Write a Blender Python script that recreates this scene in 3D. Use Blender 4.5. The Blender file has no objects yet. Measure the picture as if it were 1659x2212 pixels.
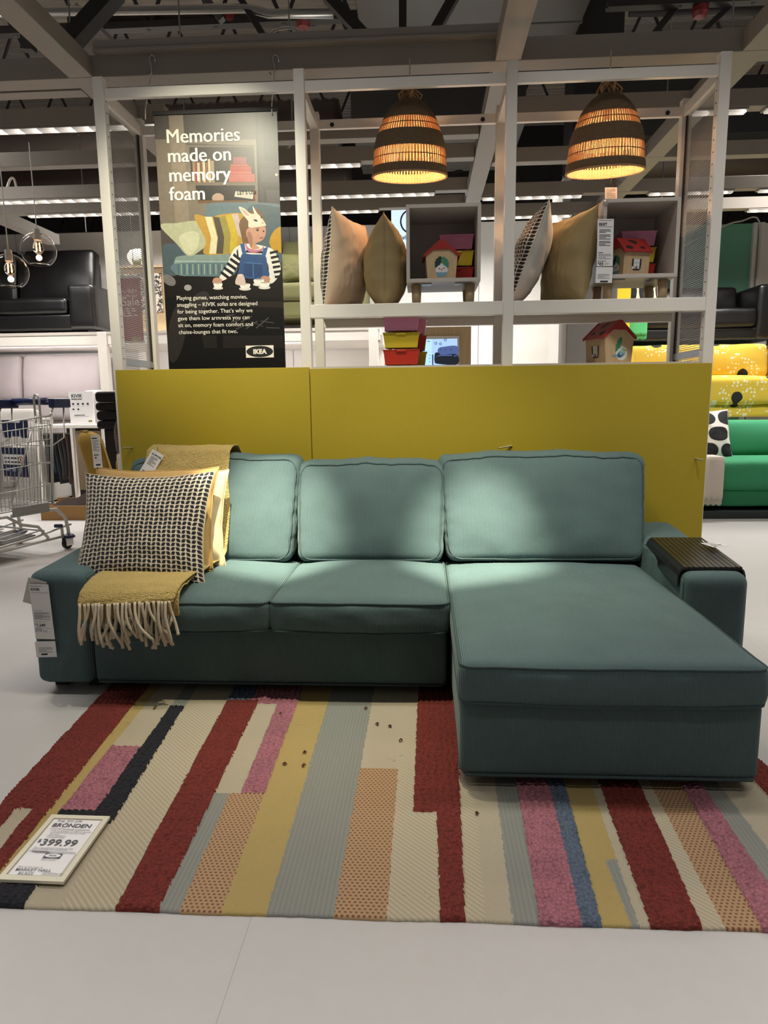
import bpy, bmesh, math, random
from math import sin, cos, pi, radians, sqrt, floor
from mathutils import Vector, Matrix, noise
random.seed(7)
SC = bpy.context.scene
COL = SC.collection
# ------------------------------------------------------------------ camera
W_PX, H_PX, F_PX = 1659, 2212, 1480.0
PITCH, YAW, ROLL, CAM_Z = 0.161, 0.059, -0.0118, 1.186
FWD = Vector((-sin(YAW)*cos(PITCH), cos(YAW)*cos(PITCH), -sin(PITCH)))
_r = Vector((cos(YAW), sin(YAW), 0)); _u = _r.cross(FWD)
RGT = _r*cos(ROLL)+_u*sin(ROLL); UPV = -_r*sin(ROLL)+_u*cos(ROLL)
cam = bpy.data.cameras.new('camera'); cam.sensor_fit = 'HORIZONTAL'; cam.sensor_width = 36.0
cam.lens = F_PX*36.0/W_PX; cam.clip_start = 0.02; cam.clip_end = 200
cam_ob = bpy.data.objects.new('camera', cam); COL.objects.link(cam_ob)
mw = Matrix.Identity(4)
for i in range(3):
    mw[i][0], mw[i][1], mw[i][2] = RGT[i], UPV[i], -FWD[i]
mw[2][3] = CAM_Z
cam_ob.matrix_world = mw
SC.camera = cam_ob
def at(px, py, X=None, Y=None, Z=None):
    """the point of a real plane (X, Y or Z fixed) that lies behind a pixel of the photograph"""
    d = FWD+RGT*((px-W_PX/2)/F_PX)-UPV*((py-H_PX/2)/F_PX)
    t = X/d.x if X is not None else Y/d.y if Y is not None else (Z-CAM_Z)/d.z
    return Vector((0, 0, CAM_Z))+d*t
# ------------------------------------------------------------------ world, lamps, exposure
SC.view_settings.view_transform = 'Standard'; SC.view_settings.look = 'None'
SC.view_settings.gamma = 1.0; SC.view_settings.use_curve_mapping = False
SC.view_settings.exposure = 0.12
world = bpy.data.worlds.new('World'); SC.world = world; world.use_nodes = True
bg = world.node_tree.nodes['Background']; bg.inputs[0].default_value = (1.0, 0.95, 0.9, 1); bg.inputs[1].default_value = 0.10
def lamp(name, kind, loc, energy, color=(1, .9, .8), target=None, size=.3, size_y=None, spot=60, blend=.5):
    l = bpy.data.lights.new(name, kind); l.energy = energy; l.color = color
    if kind == 'AREA':
        l.shape = 'RECTANGLE'; l.size = size; l.size_y = size_y or size
    else:
        l.shadow_soft_size = size
    if kind == 'SPOT':
        l.spot_size = radians(spot); l.spot_blend = blend
    o = bpy.data.objects.new(name, l); COL.objects.link(o); o.location = loc
    if target is not None:
        o.rotation_euler = (Vector(target)-Vector(loc)).to_track_quat('-Z', 'Y').to_euler()
    return o
# shop ceiling lamps above the display and the photographer, and above the aisles
def strips(rows, z, w=1.3, d=.18, spread=125, col=(1, .965, .925)):
    for x, y, e in rows:
        o = lamp('ceiling_lamp', 'AREA', (x, y, z), e, col, (x, y, 0), w, d); o.data.spread = radians(spread)
strips(((-2.7, 2.5, 9), (-.9, 2.45, 11), (.9, 2.45, 11), (2.7, 2.6, 17)), 3.5)
strips(((-2.2, .2, 8), (-.7, .2, 7), (.8, .2, 7), (2.3, .2, 8)), 3.5, spread=70)
strips(((-4.6, 6.9, 85), (-4.2, 4.9, 38), (-1.5, 7.6, 60), (-3.6, 8.5, 60), (-1.6, 8.6, 14), (.6, 8.2, 80), (3.7, 6.2, 80), (3.6, 7.9, 70)), 3.6, spread=150)  # includes a lamp added over the left stage to brighten the wall behind
# unseen upward lamps added above the beams to brighten the roof deck
for x, y, e in ((-4, 5.2, 9), (0, 5.0, 7), (4, 5.2, 12), (-3, 8.0, 9), (3, 8.0, 9)):
    lamp('added_uplight', 'AREA', (x, y, 3.08), e, (1, .95, .9), (x, y, 6), 1.5, .12)
# lamps under the display stages
for x, e in ((-5.2, 6), (-4.3, 6), (-1.9, 7)): lamp('stage_lamp', 'AREA', (x, 8.52, 1.87), e, (1, .95, .95), (x, 9.5, 1.15), .8, .06)
strips(((3.7, 8.7, 14),), 1.62, 1.6, .1, 170)
# track spots on the beam over the sofa
for x, y, e, t, sp in ((-.74, 2.4, 1500, (-.70, 3.10, .52), 16), (.24, 2.4, 1500, (.24, 3.05, .46), 16), (-.2, 2.2, 240, (-.2, 3.0, .4), 60), (-1.15, 1.9, 250, (-1.10, 3.7, 1.98), 42), (1.5, 2.4, 60, (1.0, 3.3, .4), 50)):
    lamp('track_spot', 'SPOT', (x, y, 3.3), e, (1, .95, .72), t, .04, spot=sp, blend=.95)
# ------------------------------------------------------------------ materials
def lin(c):
    if isinstance(c, str):
        c = [int(c[i:i+2], 16) for i in (0, 2, 4)]
    return tuple((v/255/12.92 if v/255 <= .04045 else ((v/255+.055)/1.055)**2.4) for v in c)+(1,)
class NT:
    def __init__(s, name):
        s.m = bpy.data.materials.new(name); s.m.use_nodes = True; s.t = s.m.node_tree
        s.b = s.t.nodes['Principled BSDF']; s.out = s.t.nodes['Material Output']
    def n(s, typ, **kw):
        nd = s.t.nodes.new(typ)
        for k, v in kw.items():
            if k.startswith('i_'):
                nd.inputs[int(k[2:])].default_value = v
            else:
                setattr(nd, k, v)
        return nd
    def l(s, a, b): s.t.links.new(a, b)
    def math(s, op, a, b=None, c=None):
        nd = s.n('ShaderNodeMath', operation=op)
        for i, v in enumerate((a, b, c)):
            if v is None: continue
            if hasattr(v, 'is_output'): s.l(v, nd.inputs[i])
            else: nd.inputs[i].default_value = v
        return nd.outputs[0]
    def coord(s, kind='Object'):
        return s.n('ShaderNodeTexCoord').outputs[kind]
    def sep(s, v):
        nd = s.n('ShaderNodeSeparateXYZ'); s.l(v, nd.inputs[0]); return nd.outputs
    def noise(s, scale, detail=2, vec=None, rough=.5):
        nd = s.n('ShaderNodeTexNoise'); nd.inputs['Scale'].default_value = scale; nd.inputs['Detail'].default_value = detail; nd.inputs['Roughness'].default_value = rough
        s.l(vec if vec is not None else s.coord(), nd.inputs['Vector']); return nd.outputs[0]
    def voro(s, scale, vec=None, out='Distance', feature='F1', rnd=1.0):
        nd = s.n('ShaderNodeTexVoronoi', feature=feature); nd.inputs['Scale'].default_value = scale; nd.inputs['Randomness'].default_value = rnd
        s.l(vec if vec is not None else s.coord(), nd.inputs['Vector']); return nd.outputs[out]
    def mapping(s, vec, scale=(1, 1, 1), rot=(0, 0, 0), loc=(0, 0, 0)):
        nd = s.n('ShaderNodeMapping'); nd.inputs['Scale'].default_value = scale; nd.inputs['Rotation'].default_value = rot; nd.inputs['Location'].default_value = loc
        s.l(vec, nd.inputs['Vector']); return nd.outputs[0]
    def mix(s, fac, a, b):
        nd = s.n('ShaderNodeMix', data_type='RGBA')
        for i, v in ((0, fac), (6, a), (7, b)):
            if hasattr(v, 'is_output'): s.l(v, nd.inputs[i])
            elif i == 0: nd.inputs[i].default_value = v
            else: nd.inputs[i].default_value = v if len(v) == 4 else tuple(v)+(1,)
        return nd.outputs[2]
    def color(s, v):
        if hasattr(v, 'is_output'): s.l(v, s.b.inputs['Base Color'])
        else: s.b.inputs['Base Color'].default_value = v
    def bump(s, h, dist=.002, strength=1.0):
        nd = s.n('ShaderNodeBump'); nd.inputs['Distance'].default_value = dist; nd.inputs['Strength'].default_value = strength
        s.l(h, nd.inputs['Height']); s.l(nd.outputs[0], s.b.inputs['Normal'])
    def set(s, **kw):
        for k, v in kw.items():
            s.b.inputs[k.replace('_', ' ')].default_value = v
        return s
def dark(c, k): return tuple(v*k for v in c[:3])+(1,)
def plain(name, c, rough=.5, metal=0, var=.06, scale=9, bump=0, bscale=120, **kw):
    s = NT(name); c = lin(c)
    n = s.noise(scale, 3)
    s.color(s.mix(n, dark(c, 1-var), dark(c, 1+var)))
    s.set(Roughness=rough, Metallic=metal, **kw)
    if bump: s.bump(s.noise(bscale, 3), bump)
    return s.m
def fabric(name, c, rough=.9, var=.1, weave=900, bump=.0006, sheen=.3, mott=7):
    s = NT(name); c = lin(c)
    a = s.noise(mott, 4); b = s.noise(weave, 1)
    k = s.math('ADD', s.math('MULTIPLY', a, .6), s.math('MULTIPLY', b, .4))
    s.color(s.mix(k, dark(c, 1-var*1.6), dark(c, 1+var*1.6)))
    s.set(Roughness=rough); s.b.inputs['Sheen Weight'].default_value = sheen; s.b.inputs['Sheen Tint'].default_value = tuple(min(1, v*1.6) for v in c[:3])+(1,)
    s.bump(s.math('ADD', b, s.math('MULTIPLY', a, 2.0)), bump)
    return s.m
def corduroy(name, c, period=.0054, axis=0):
    s = NT(name); c = lin(c)
    co = s.sep(s.coord())[axis]
    ph = s.math('ADD', s.math('MULTIPLY', co, 2*pi/period), s.math('MULTIPLY', s.noise(5, 2), 3.0))
    w = s.math('MULTIPLY_ADD', s.math('SINE', ph), .5, .5)
    mott = s.noise(6, 4)
    k = s.math('MULTIPLY_ADD', w, .55, s.math('MULTIPLY', mott, .45))
    s.color(s.mix(k, dark(c, .50), dark(c, 1.25)))  # gaps between ribs darkened in the colour, standing in for their shade
    s.set(Roughness=.85); s.b.inputs['Sheen Weight'].default_value = .16; s.b.inputs['Sheen Roughness'].default_value = .4
    s.b.inputs['Sheen Tint'].default_value = lin('b9d0c2')
    s.bump(s.math('ADD', w, s.math('MULTIPLY', s.noise(60, 3), .8)), .0016, .8)
    return s.m
def emit(name, c, strength):
    s = NT(name); c = lin(c)
    s.b.inputs['Base Color'].default_value = c; s.b.inputs['Emission Color'].default_value = c; s.b.inputs['Emission Strength'].default_value = strength
    return s.m
def leafdots(name, cream, black, N, Mr):
    s = NT(name)
    uv = s.sep(s.coord('UV'))
    x = s.math('MULTIPLY', uv[0], N); y = s.math('MULTIPLY', uv[1], Mr)
    fx = s.math('SUBTRACT', s.math('FRACT', x), .5); fy = s.math('SUBTRACT', s.math('FRACT', y), .5)
    sg = s.math('SUBTRACT', s.math('MULTIPLY', s.math('MODULO', s.math('FLOOR', x), 2), 2), 1)
    a = s.math('ABSOLUTE', s.math('SUBTRACT', fx, s.math('MULTIPLY', s.math('MULTIPLY', sg, .3), fy)))
    b = s.math('ABSOLUTE', fy)
    a2 = s.math('DIVIDE', a, .355); b2 = s.math('DIVIDE', b, .40)
    d = s.math('ADD', s.math('POWER', a2, 4.5), s.math('POWER', b2, 4.5))
    d = s.math('ADD', d, s.math('MULTIPLY', s.math('SUBTRACT', s.noise(90, 1), .5), .5))
    m = s.math('LESS_THAN', d, 1.0)
    s.color(s.mix(m, lin(cream), lin(black)))
    s.set(Roughness=.92); s.b.inputs['Sheen Weight'].default_value = .2
    s.bump(s.math('ADD', s.math('MULTIPLY', m, 1.5), s.noise(400, 1)), .0008)
    return s.m
# ------------------------------------------------------------------ mesh helpers
ORG = {}
class MB:
    def __init__(s): s.v = []; s.f = []; s.m = []; s.uv = {}
    def add(s, vs, fs, m=0):
        o = len(s.v); s.v += [Vector(p) for p in vs]
        for f in fs: s.f.append([i+o for i in f]); s.m.append(m)
        return o
    def box(s, a, b, m=0, M=None):
        x0, y0, z0 = a; x1, y1, z1 = b
        vs = [Vector(p) for p in ((x0, y0, z0), (x1, y0, z0), (x1, y1, z0), (x0, y1, z0), (x0, y0, z1), (x1, y0, z1), (x1, y1, z1), (x0, y1, z1))]
        if M is not None: vs = [M @ p for p in vs]
        s.add(vs, [(0, 3, 2, 1), (4, 5, 6, 7), (0, 1, 5, 4), (1, 2, 6, 5), (2, 3, 7, 6), (3, 0, 4, 7)], m); return s
    def bar(s, p, q, w, h, m=0, up=(0, 0, 1)):
        p, q = Vector(p), Vector(q); d = (q-p); L = d.length; d.normalize()
        u = Vector(up)
        if abs(d.dot(u)) > .98: u = Vector((0, 1, 0))
        sd = d.cross(u).normalized(); u = sd.cross(d)
        M = Matrix((( sd.x, d.x, u.x, p.x), (sd.y, d.y, u.y, p.y), (sd.z, d.z, u.z, p.z), (0, 0, 0, 1)))
        return s.box((-w/2, 0, -h/2), (w/2, L, h/2), m, M)
    def tube(s, pts, r, seg=8, m=0, closed=False, cap=True, r2=None):
        P = [Vector(p) for p in pts]; n = len(P); rings = []
        up = None
        for i in range(n):
            if closed: t = P[(i+1) % n]-P[i-1]
            else: t = P[min(i+1, n-1)]-P[max(i-1, 0)]
            if t.length < 1e-9: t = Vector((0, 0, 1))
            t.normalize()
            if up is None:
                up = Vector((0, 0, 1)) if abs(t.z) < .9 else Vector((1, 0, 0))
            a = t.cross(up)
            if a.length < 1e-6: a = t.cross(Vector((0, 1, .1)))
            a.normalize(); b = a.cross(t); up = b
            rr = r if r2 is None else r+(r2-r)*i/max(1, n-1)
            rings.append([P[i]+(a*cos(2*pi*k/seg)+b*sin(2*pi*k/seg))*rr for k in range(seg)])
        o = len(s.v); s.v += [p for g in rings for p in g]
        for i in range(n if closed else n-1):
            j = (i+1) % n
            for k in range(seg):
                k2 = (k+1) % seg
                s.f.append([o+i*seg+k, o+i*seg+k2, o+j*seg+k2, o+j*seg+k]); s.m.append(m)
        if cap and not closed:
            s.f.append([o+k for k in range(seg)][::-1]); s.m.append(m)
            s.f.append([o+(n-1)*seg+k for k in range(seg)]); s.m.append(m)
        return s
    def lathe(s, prof, c=(0, 0, 0), seg=32, m=0, M=None):
        c = Vector(c); o = len(s.v)
        for r, z in prof:
            for k in range(seg):
                p = Vector((r*cos(2*pi*k/seg), r*sin(2*pi*k/seg), z))
                s.v.append(c+(M @ p if M is not None else p))
        for i in range(len(prof)-1):
            for k in range(seg):
                k2 = (k+1) % seg
                s.f.append([o+i*seg+k, o+i*seg+k2, o+(i+1)*seg+k2, o+(i+1)*seg+k]); s.m.append(m)
        return s
    def prism(s, poly, fn, d0, d1, m=0):
        """poly: 2-D points, fn(a, b, d) -> point"""
        n = len(poly); o = len(s.v)
        s.v += [Vector(fn(a, b, d0)) for a, b in poly]+[Vector(fn(a, b, d1)) for a, b in poly]
        s.f.append([o+i for i in range(n)][::-1]); s.m.append(m)
        s.f.append([o+n+i for i in range(n)]); s.m.append(m)
        for i in range(n):
            j = (i+1) % n; s.f.append([o+i, o+j, o+n+j, o+n+i]); s.m.append(m)
        return s
    def grid(s, fn, nu, nv, m=0, uv=False, flip=False):
        o = len(s.v)
        for i in range(nu+1):
            for j in range(nv+1):
                if uv: s.uv[len(s.v)] = (i/nu, j/nv)
                s.v.append(Vector(fn(i/nu, j/nv)))
        for i in range(nu):
            for j in range(nv):
                q = [o+i*(nv+1)+j, o+(i+1)*(nv+1)+j, o+(i+1)*(nv+1)+j+1, o+i*(nv+1)+j+1]
                s.f.append(q[::-1] if flip else q); s.m.append(m)
        return s
    def merge(s, other, M=None, m=0):
        o = len(s.v); s.v += [(M @ p if M is not None else p.copy()) for p in other.v]
        for k, v in other.uv.items(): s.uv[k+o] = v
        for f, mm in zip(other.f, other.m): s.f.append([i+o for i in f]); s.m.append(mm+m)
        return s
    def xform(s, M):
        s.v = [M @ p for p in s.v]; return s
    def build(s, name, mats, parent=None, smooth=False, bevel=0, solid=0, sub=0, fix=True):
        if not isinstance(mats, (list, tuple)): mats = [mats]
        if parent is not None: org = ORG.get(parent.name, Vector())
        else:
            xs = [p.x for p in s.v]; ys = [p.y for p in s.v]; zs = [p.z for p in s.v]
            org = Vector(((min(xs)+max(xs))/2, (min(ys)+max(ys))/2, min(zs)))
        me = bpy.data.meshes.new(name)
        me.from_pydata([(p-org)[:] for p in s.v], [], s.f)
        for mm in mats: me.materials.append(mm)
        me.polygons.foreach_set('material_index', s.m)
        if s.uv:
            ul = me.uv_layers.new(name='UVMap')
            for lp in me.loops:
                ul.data[lp.index].uv = s.uv.get(lp.vertex_index, (0, 0))
        if fix:
            bm = bmesh.new(); bm.from_mesh(me); bmesh.ops.recalc_face_normals(bm, faces=bm.faces); bm.to_mesh(me); bm.free()
        if smooth: me.polygons.foreach_set('use_smooth', [True]*len(me.polygons))
        me.update()
        o = bpy.data.objects.new(name, me); COL.objects.link(o)
        if parent is not None: o.parent = parent; ORG[o.name] = org
        else: o.location = org; ORG[o.name] = org
        if solid:
            md = o.modifiers.new('solid', 'SOLIDIFY'); md.thickness = solid; md.offset = 0
        if bevel:
            md = o.modifiers.new('bevel', 'BEVEL'); md.width = bevel; md.segments = 2; md.limit_method = 'ANGLE'; md.angle_limit = radians(40)
        if sub:
            md = o.modifiers.new('sub', 'SUBSURF'); md.levels = sub; md.render_levels = sub
        return o
def tag(o, label, cat, group=None, kind=None):
    if label: o['label'] = label
    if cat: o['category'] = cat
    if group: o['group'] = group
    if kind: o['kind'] = kind
    return o
def thing(name, label, cat, loc=(0, 0, 0), group=None):
    o = bpy.data.objects.new(name, None); o.empty_display_size = .05; COL.objects.link(o); o.location = loc
    ORG[o.name] = Vector(loc)
    return tag(o, label, cat, group)
def struct(o, label=None):
    o['kind'] = 'structure'
    if label: o['label'] = label
    return o
def kids(o): return [c for c in bpy.data.objects if c.parent is o]
def copy_tree(root, label=None, parent=None):
    c = root.copy(); COL.objects.link(c)
    if parent is not None: c.parent = parent
    if label: c['label'] = label
    for ch in kids(root): copy_tree(ch, None, c)
    return c
def text2d(body, size=1, offset=0, align='LEFT', space=1.0, line=1.0):
    cu = bpy.data.curves.new('lettering', 'FONT'); cu.body = body; cu.size = size; cu.offset = offset; cu.align_x = align
    cu.space_character = space; cu.space_line = line; cu.resolution_u = 3
    ob = bpy.data.objects.new('lettering', cu)
    me = bpy.data.meshes.new_from_object(ob)
    r = ([v.co.copy() for v in me.vertices], [list(p.vertices) for p in me.polygons])
    bpy.data.objects.remove(ob); bpy.data.curves.remove(cu); bpy.data.meshes.remove(me)
    return r
def put_text(mb, body, org, ex, ey, size, m=0, **kw):
    """lettering on a plane: org = baseline start, ex/ey = unit vectors of reading direction and up"""
    org, ex, ey = Vector(org), Vector(ex), Vector(ey)
    vs, fs = text2d(body, size, **kw)
    mb.add([org+ex*p.x+ey*p.y for p in vs], fs, m)
def smoothstep(a, b, x):
    t = max(0, min(1, (x-a)/(b-a))); return t*t*(3-2*t)
def rbox(c, s, r, n=(16, 16, 10), deform=None, m=0):
    """rounded, finely divided box: c centre, s size"""
    mb = MB(); hx, hy, hz = s[0]/2, s[1]/2, s[2]/2; c = Vector(c)
    r = min(r, hx, hy, hz)
    def lines(h, k):
        L = [-h+r*q for q in (0, .12, .3, .6)]
        L += [-h+r+(2*h-2*r)*i/k for i in range(k+1)]
        L += [h-r*q for q in (.6, .3, .12, 0)]
        return L
    X, Y, Z = lines(hx, n[0]), lines(hy, n[1]), lines(hz, n[2])
    idx = {}
    def vid(p):
        k = (round(p[0], 6), round(p[1], 6), round(p[2], 6))
        if k not in idx:
            q = Vector((max(-hx+r, min(hx-r, p[0])), max(-hy+r, min(hy-r, p[1])), max(-hz+r, min(hz-r, p[2]))))
            d = Vector(p)-q
            if d.length > 1e-9: d = d.normalized()*r
            w = q+d
            if deform: w = deform(w, Vector((w.x/hx, w.y/hy, w.z/hz)))
            idx[k] = len(mb.v); mb.v.append(c+w)
        return idx[k]
    def face(A, B, fn):
        for i in range(len(A)-1):
            for j in range(len(B)-1):
                mb.f.append([vid(fn(A[i], B[j])), vid(fn(A[i+1], B[j])), vid(fn(A[i+1], B[j+1])), vid(fn(A[i], B[j+1]))]); mb.m.append(m)
    for sgn in (-1, 1):
        face(X, Y, lambda a, b: (a, b, sgn*hz)); face(X, Z, lambda a, b: (a, sgn*hy, b)); face(Y, Z, lambda a, b: (sgn*hx, a, b))
    return mb
def nz(p, s, seed=0):
    return noise.noise(Vector((p[0]*s+seed, p[1]*s-seed*.7, p[2]*s+seed*1.3)))
# ------------------------------------------------------------------ common materials
M_white = plain('white_lacquer', 'cdc6bc', .35, var=.03)
M_frame = plain('frame_white', 'e8e2d9', .33, var=.03)
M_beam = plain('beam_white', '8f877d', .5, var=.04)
M_wall = plain('wall_white', 'e6e2dc', .8, var=.03)
M_greywall = plain('column_grey', '8f8b86', .7, var=.04)
M_black = plain('black_paint', '0d0c0c', .6)
M_steel = plain('steel', '9a9894', .3, .9)
M_chrome = plain('chrome', 'c8c6c2', .18, 1)
M_dkmetal = plain('dark_joist', '1b1716', .6)
M_duct = plain('duct_metal', '4e4b48', .45, .5, var=.15, scale=2)
M_paper = plain('paper', 'e9e7e6', .6, var=.015)
M_ink = plain('ink', '25252a', .6)
M_inkgrey = plain('ink_grey', '8b8b90', .6)
M_plastic = NT('clear_plastic'); M_plastic.set(Roughness=.08, IOR=1.2); M_plastic.b.inputs['Transmission Weight'].default_value = 1.0
M_plastic = M_plastic.m
# ------------------------------------------------------------------ setting
def floor_mat():
    s = NT('vinyl_floor'); c = lin('bab7b4')
    a = s.noise(1.3, 4); b = s.noise(26, 3)
    k = s.math('ADD', s.math('MULTIPLY', a, .6), s.math('MULTIPLY', b, .4))
    base = s.mix(k, dark(c, .90), dark(c, 1.07))
    x = s.sep(s.coord())[0]
    seam = s.math('LESS_THAN', s.math('ABSOLUTE', s.math('SUBTRACT', s.math('MODULO', s.math('ADD', x, 20.0+.405), 2.0), 0.0)), .0022)
    s.color(s.mix(seam, base, dark(c, .72)))
    s.set(Roughness=.42); s.b.inputs['Specular IOR Level'].default_value = .35
    s.bump(b, .0004); return s.m
mb = MB(); mb.box((-10, -4, -.1), (10, 13, 0)); struct(mb.build('floor', floor_mat()), 'grey vinyl shop floor')
mb = MB()
def wallseg(x0, x1, Y, z1, n, m=0):
    w = (x1-x0)/n
    for i in range(n): mb.box((x0+i*w+.003, Y, 0), (x0+(i+1)*w-.003, Y+.08, z1), m)
wallseg(-9.6, 2.05, 9.8, 3.55, 9)
struct(mb.build('wall_back', M_wall, bevel=.004), 'white display wall of tall panels at the back')
mb = MB(); wallseg(2.2, 4.65, 10.5, 3.6, 3); mb.box((4.65, 10.44, 0), (4.80, 10.58, 3.6), 1); mb.box((4.7, 10.42, 0), (4.715, 10.44, 3.62), 2); mb.box((4.80, 10.5, 0), (9.5, 10.58, 3.6), 1)
struct(mb.build('wall_right', [plain('green_wall', '6fa88c', .7), M_wall, M_greywall]), 'mint green wall panels beside a white wall')
mb = MB()
n = 130
for i in range(n):
    y0 = 3.2+i*.11
    mb.add([(-12, y0, 5.85), (12, y0, 5.85), (12, y0+.055, 5.85), (-12, y0+.055, 5.85), (12, y0+.07, 5.91), (-12, y0+.07, 5.91), (12, y0+.095, 5.91), (-12, y0+.095, 5.91), (12, y0+.11, 5.85), (-12, y0+.11, 5.85)],
           [(0, 1, 2, 3), (3, 2, 4, 5), (5, 4, 6, 7), (7, 6, 8, 9)])
struct(mb.build('ceiling', plain('roof_deck', 'd8d0c6', .5, .3), fix=False), 'dark corrugated metal roof deck')
# column: black above, grey casing below
mb = MB(); mb.box((1.41, 7.05, 0), (1.85, 7.5, 5.85)); struct(mb.build('column', M_black), 'black structural column behind the right lamp')
mb = MB(); mb.box((1.325, 7.0, 0), (1.40, 7.55, 3.25)); mb.box((1.40, 6.98, 0), (1.86, 7.04, 3.25), 1); mb.box((1.855, 7.0, 0), (1.875, 7.55, 3.25), 1); mb.box((1.33, 7.51, 0), (1.87, 7.56, 3.25))
struct(mb.build('column', [M_wall, M_greywall], bevel=.004), 'grey boxed-in lower part of the column')
# suspended grid of white beams
ZB = 2.90
def beam(x0, x1, yb, px, label, h=.10, d=.09, light=None, yf=None):
    Y = at(px, yb, Z=ZB).y if yf is None else yf
    b = MB(); b.box((x0, Y, ZB), (x1, Y+d, ZB+h))
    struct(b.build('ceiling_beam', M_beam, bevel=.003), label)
    if light:
        for (a, c), lab in light:
            t = thing('strip_light', lab, 'light', (a, Y+.02, ZB-.04))
            q = MB(); q.box((a, Y+.005, ZB-.012), (c, Y+.085, ZB-.001)); q.build('housing', M_beam, t)
            q = MB(); q.box((a+.01, Y+.012, ZB-.026), (c-.01, Y+.06, ZB-.013)); q.build('diffuser', M_tube, t)
def tube_mat():
    s = NT('prismatic_diffuser')
    x = s.sep(s.coord())[0]
    w = s.math('FRACT', s.math('MULTIPLY', s.math('ADD', x, s.math('MULTIPLY', s.sep(s.coord())[2], 1.1)), 9.0))
    s.color(lin('d8d4ca'))
    s.b.inputs['Emission Color'].default_value = (1, .93, .84, 1)
    s.l(s.math('MULTIPLY_ADD', s.math('POWER', w, 2.0), 1.1, .25), s.b.inputs['Emission Strength'])
    return s.m
M_tube = tube_mat()
XL, XM, XR = at(155, 150, Z=ZB).x, at(1098, 130, Z=ZB).x, at(1625, 118, Z=ZB).x
YA = at(830, 142, Z=ZB).y
# nearest cross beam with the lamp track above it
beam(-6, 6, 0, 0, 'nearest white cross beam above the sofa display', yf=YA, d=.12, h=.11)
mb = MB(); mb.box((XL+.09, YA-.03, ZB+.12), (XM-.05, YA+.05, ZB+.165)); mb.box((XL+.09, YA-.045, ZB+.105), (XM-.05, YA+.05, ZB+.119))
tag(mb.build('lamp_track', M_beam, bevel=.002), 'long white lamp track lying on the nearest cross beam', 'track')
for X, w, lab in ((XL, .13, 'white lengthwise beam over the left end of the display'), (XM, .13, 'white lengthwise beam over the right pendant lamp'), (XR, .13, 'white lengthwise beam at the right end')):
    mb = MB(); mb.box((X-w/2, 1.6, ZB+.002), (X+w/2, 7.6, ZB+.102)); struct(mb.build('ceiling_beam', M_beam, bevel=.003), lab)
X5 = at(60, 460, Z=ZB).x
mb = MB(); mb.box((X5-.5, 4.2, ZB+.002), (X5-.37, 7.6, ZB+.102)); struct(mb.build('ceiling_beam', M_beam), 'white lengthwise beam above the black leather sofa on the left')
ea, eb = XL-.07, XM-.07
beam(-6, ea, 198, 100, 'second white cross beam on the left')
beam(-6, ea+.3, 270, 100, 'third white cross beam on the left, carrying a lit strip', light=[((-3.6, -1.75+.2), 'lit strip lamp under the third cross beam on the left')])
beam(-6, ea, 358, 100, 'fourth white cross beam on the left')
beam(-6, ea, 428, 100, 'fifth white cross beam on the left, carrying a lit strip', light=[((-3.7, -1.7), 'lit strip lamp under the fifth cross beam on the left')])
beam(-6, ea, 460, 100, 'sixth white cross beam on the left', light=[((-5.4, -3.9), 'lit strip lamp above the two glass globe lamps'), ((-3.6, -1.9), 'lit strip lamp behind the left perforated panel')])
beam(ea+.14, eb, 300, 720, 'white cross beam behind the poster top')
beam(ea+.14, eb, 349, 720, 'white cross beam behind the middle of the left lamp', light=[((-1.5, -.45), 'lit strip lamp between the poster and the left lamp')])
beam(ea+.14, eb, 418, 720, 'white cross beam just under the left lamp', light=[((-1.6, .1), 'lit strip lamp just under the rim of the left lamp')])
beam(ea+.14, eb, 452, 720, 'white cross beam above the back wall in the middle', light=[((-1.9, -.4), 'lit strip lamp above the olive sofa')])
beam(eb+.14, 6, 236, 1420, 'second white cross beam on the right, carrying a lit strip', light=[((.85, 1.95), 'lit strip lamp behind the right lamp'), ((2.05, 3.4), 'lit strip lamp at the right edge, beyond the perforated panel')])
beam(eb+.14, 6, 340, 1420, 'third white cross beam on the right')
beam(eb+.14, 6, 412, 1420, 'fourth white cross beam on the right', light=[((.5, 1.35), 'lit strip lamp left of the grey column'), ((1.9, 2.6), 'lit strip lamp above the right cube'), ((2.8, 4.6), 'lit strip lamp above the mint green wall')])
beam(eb+.14, 6, 455, 1420, 'fifth white cross beam on the right', light=[((.5, 1.4), 'lit strip lamp above the white wall left of the grey column'), ((3.0, 5.2), 'farthest lit strip lamp above the black sofa on the right')])
# open-web joists, struts, ducts and pipes under the roof
def joist(Y, z0, z1, lab, x0=-11, x1=11, step=.55):
    b = MB(); b.box((x0, Y, z1-.06), (x1, Y+.08, z1)); b.box((x0, Y, z0), (x1, Y+.08, z0+.05))
    x = x0; k = 0
    while x < x1:
        za, zb = (z0, z1) if k % 2 == 0 else (z1, z0)
        b.tube([(x, Y+.04, za), (x+step/2, Y+.04, zb)], .016, 5); x += step/2; k += 1
    struct(b.build('joist_beam', M_dkmetal), lab)
joist(5.9, 4.15, 4.75, 'nearest black open-web roof joist, left of the wide air duct', -11, -.62); joist(5.9, 4.15, 4.75, 'nearest black open-web roof joist, right of the wide air duct', 1.42, 11)
joist(7.35, 4.35, 4.95, 'second black open-web roof joist, left of the black column', -11, 1.39); joist(7.35, 4.35, 4.95, 'second black open-web roof joist, right of the black column', 1.88, 11)
joist(9.2, 4.6, 5.2, 'third black open-web roof joist'); joist(11.4, 4.2, 4.9, 'fourth black open-web roof joist'); joist(12.4, 3.7, 4.5, 'farthest black open-web roof joist')
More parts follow.
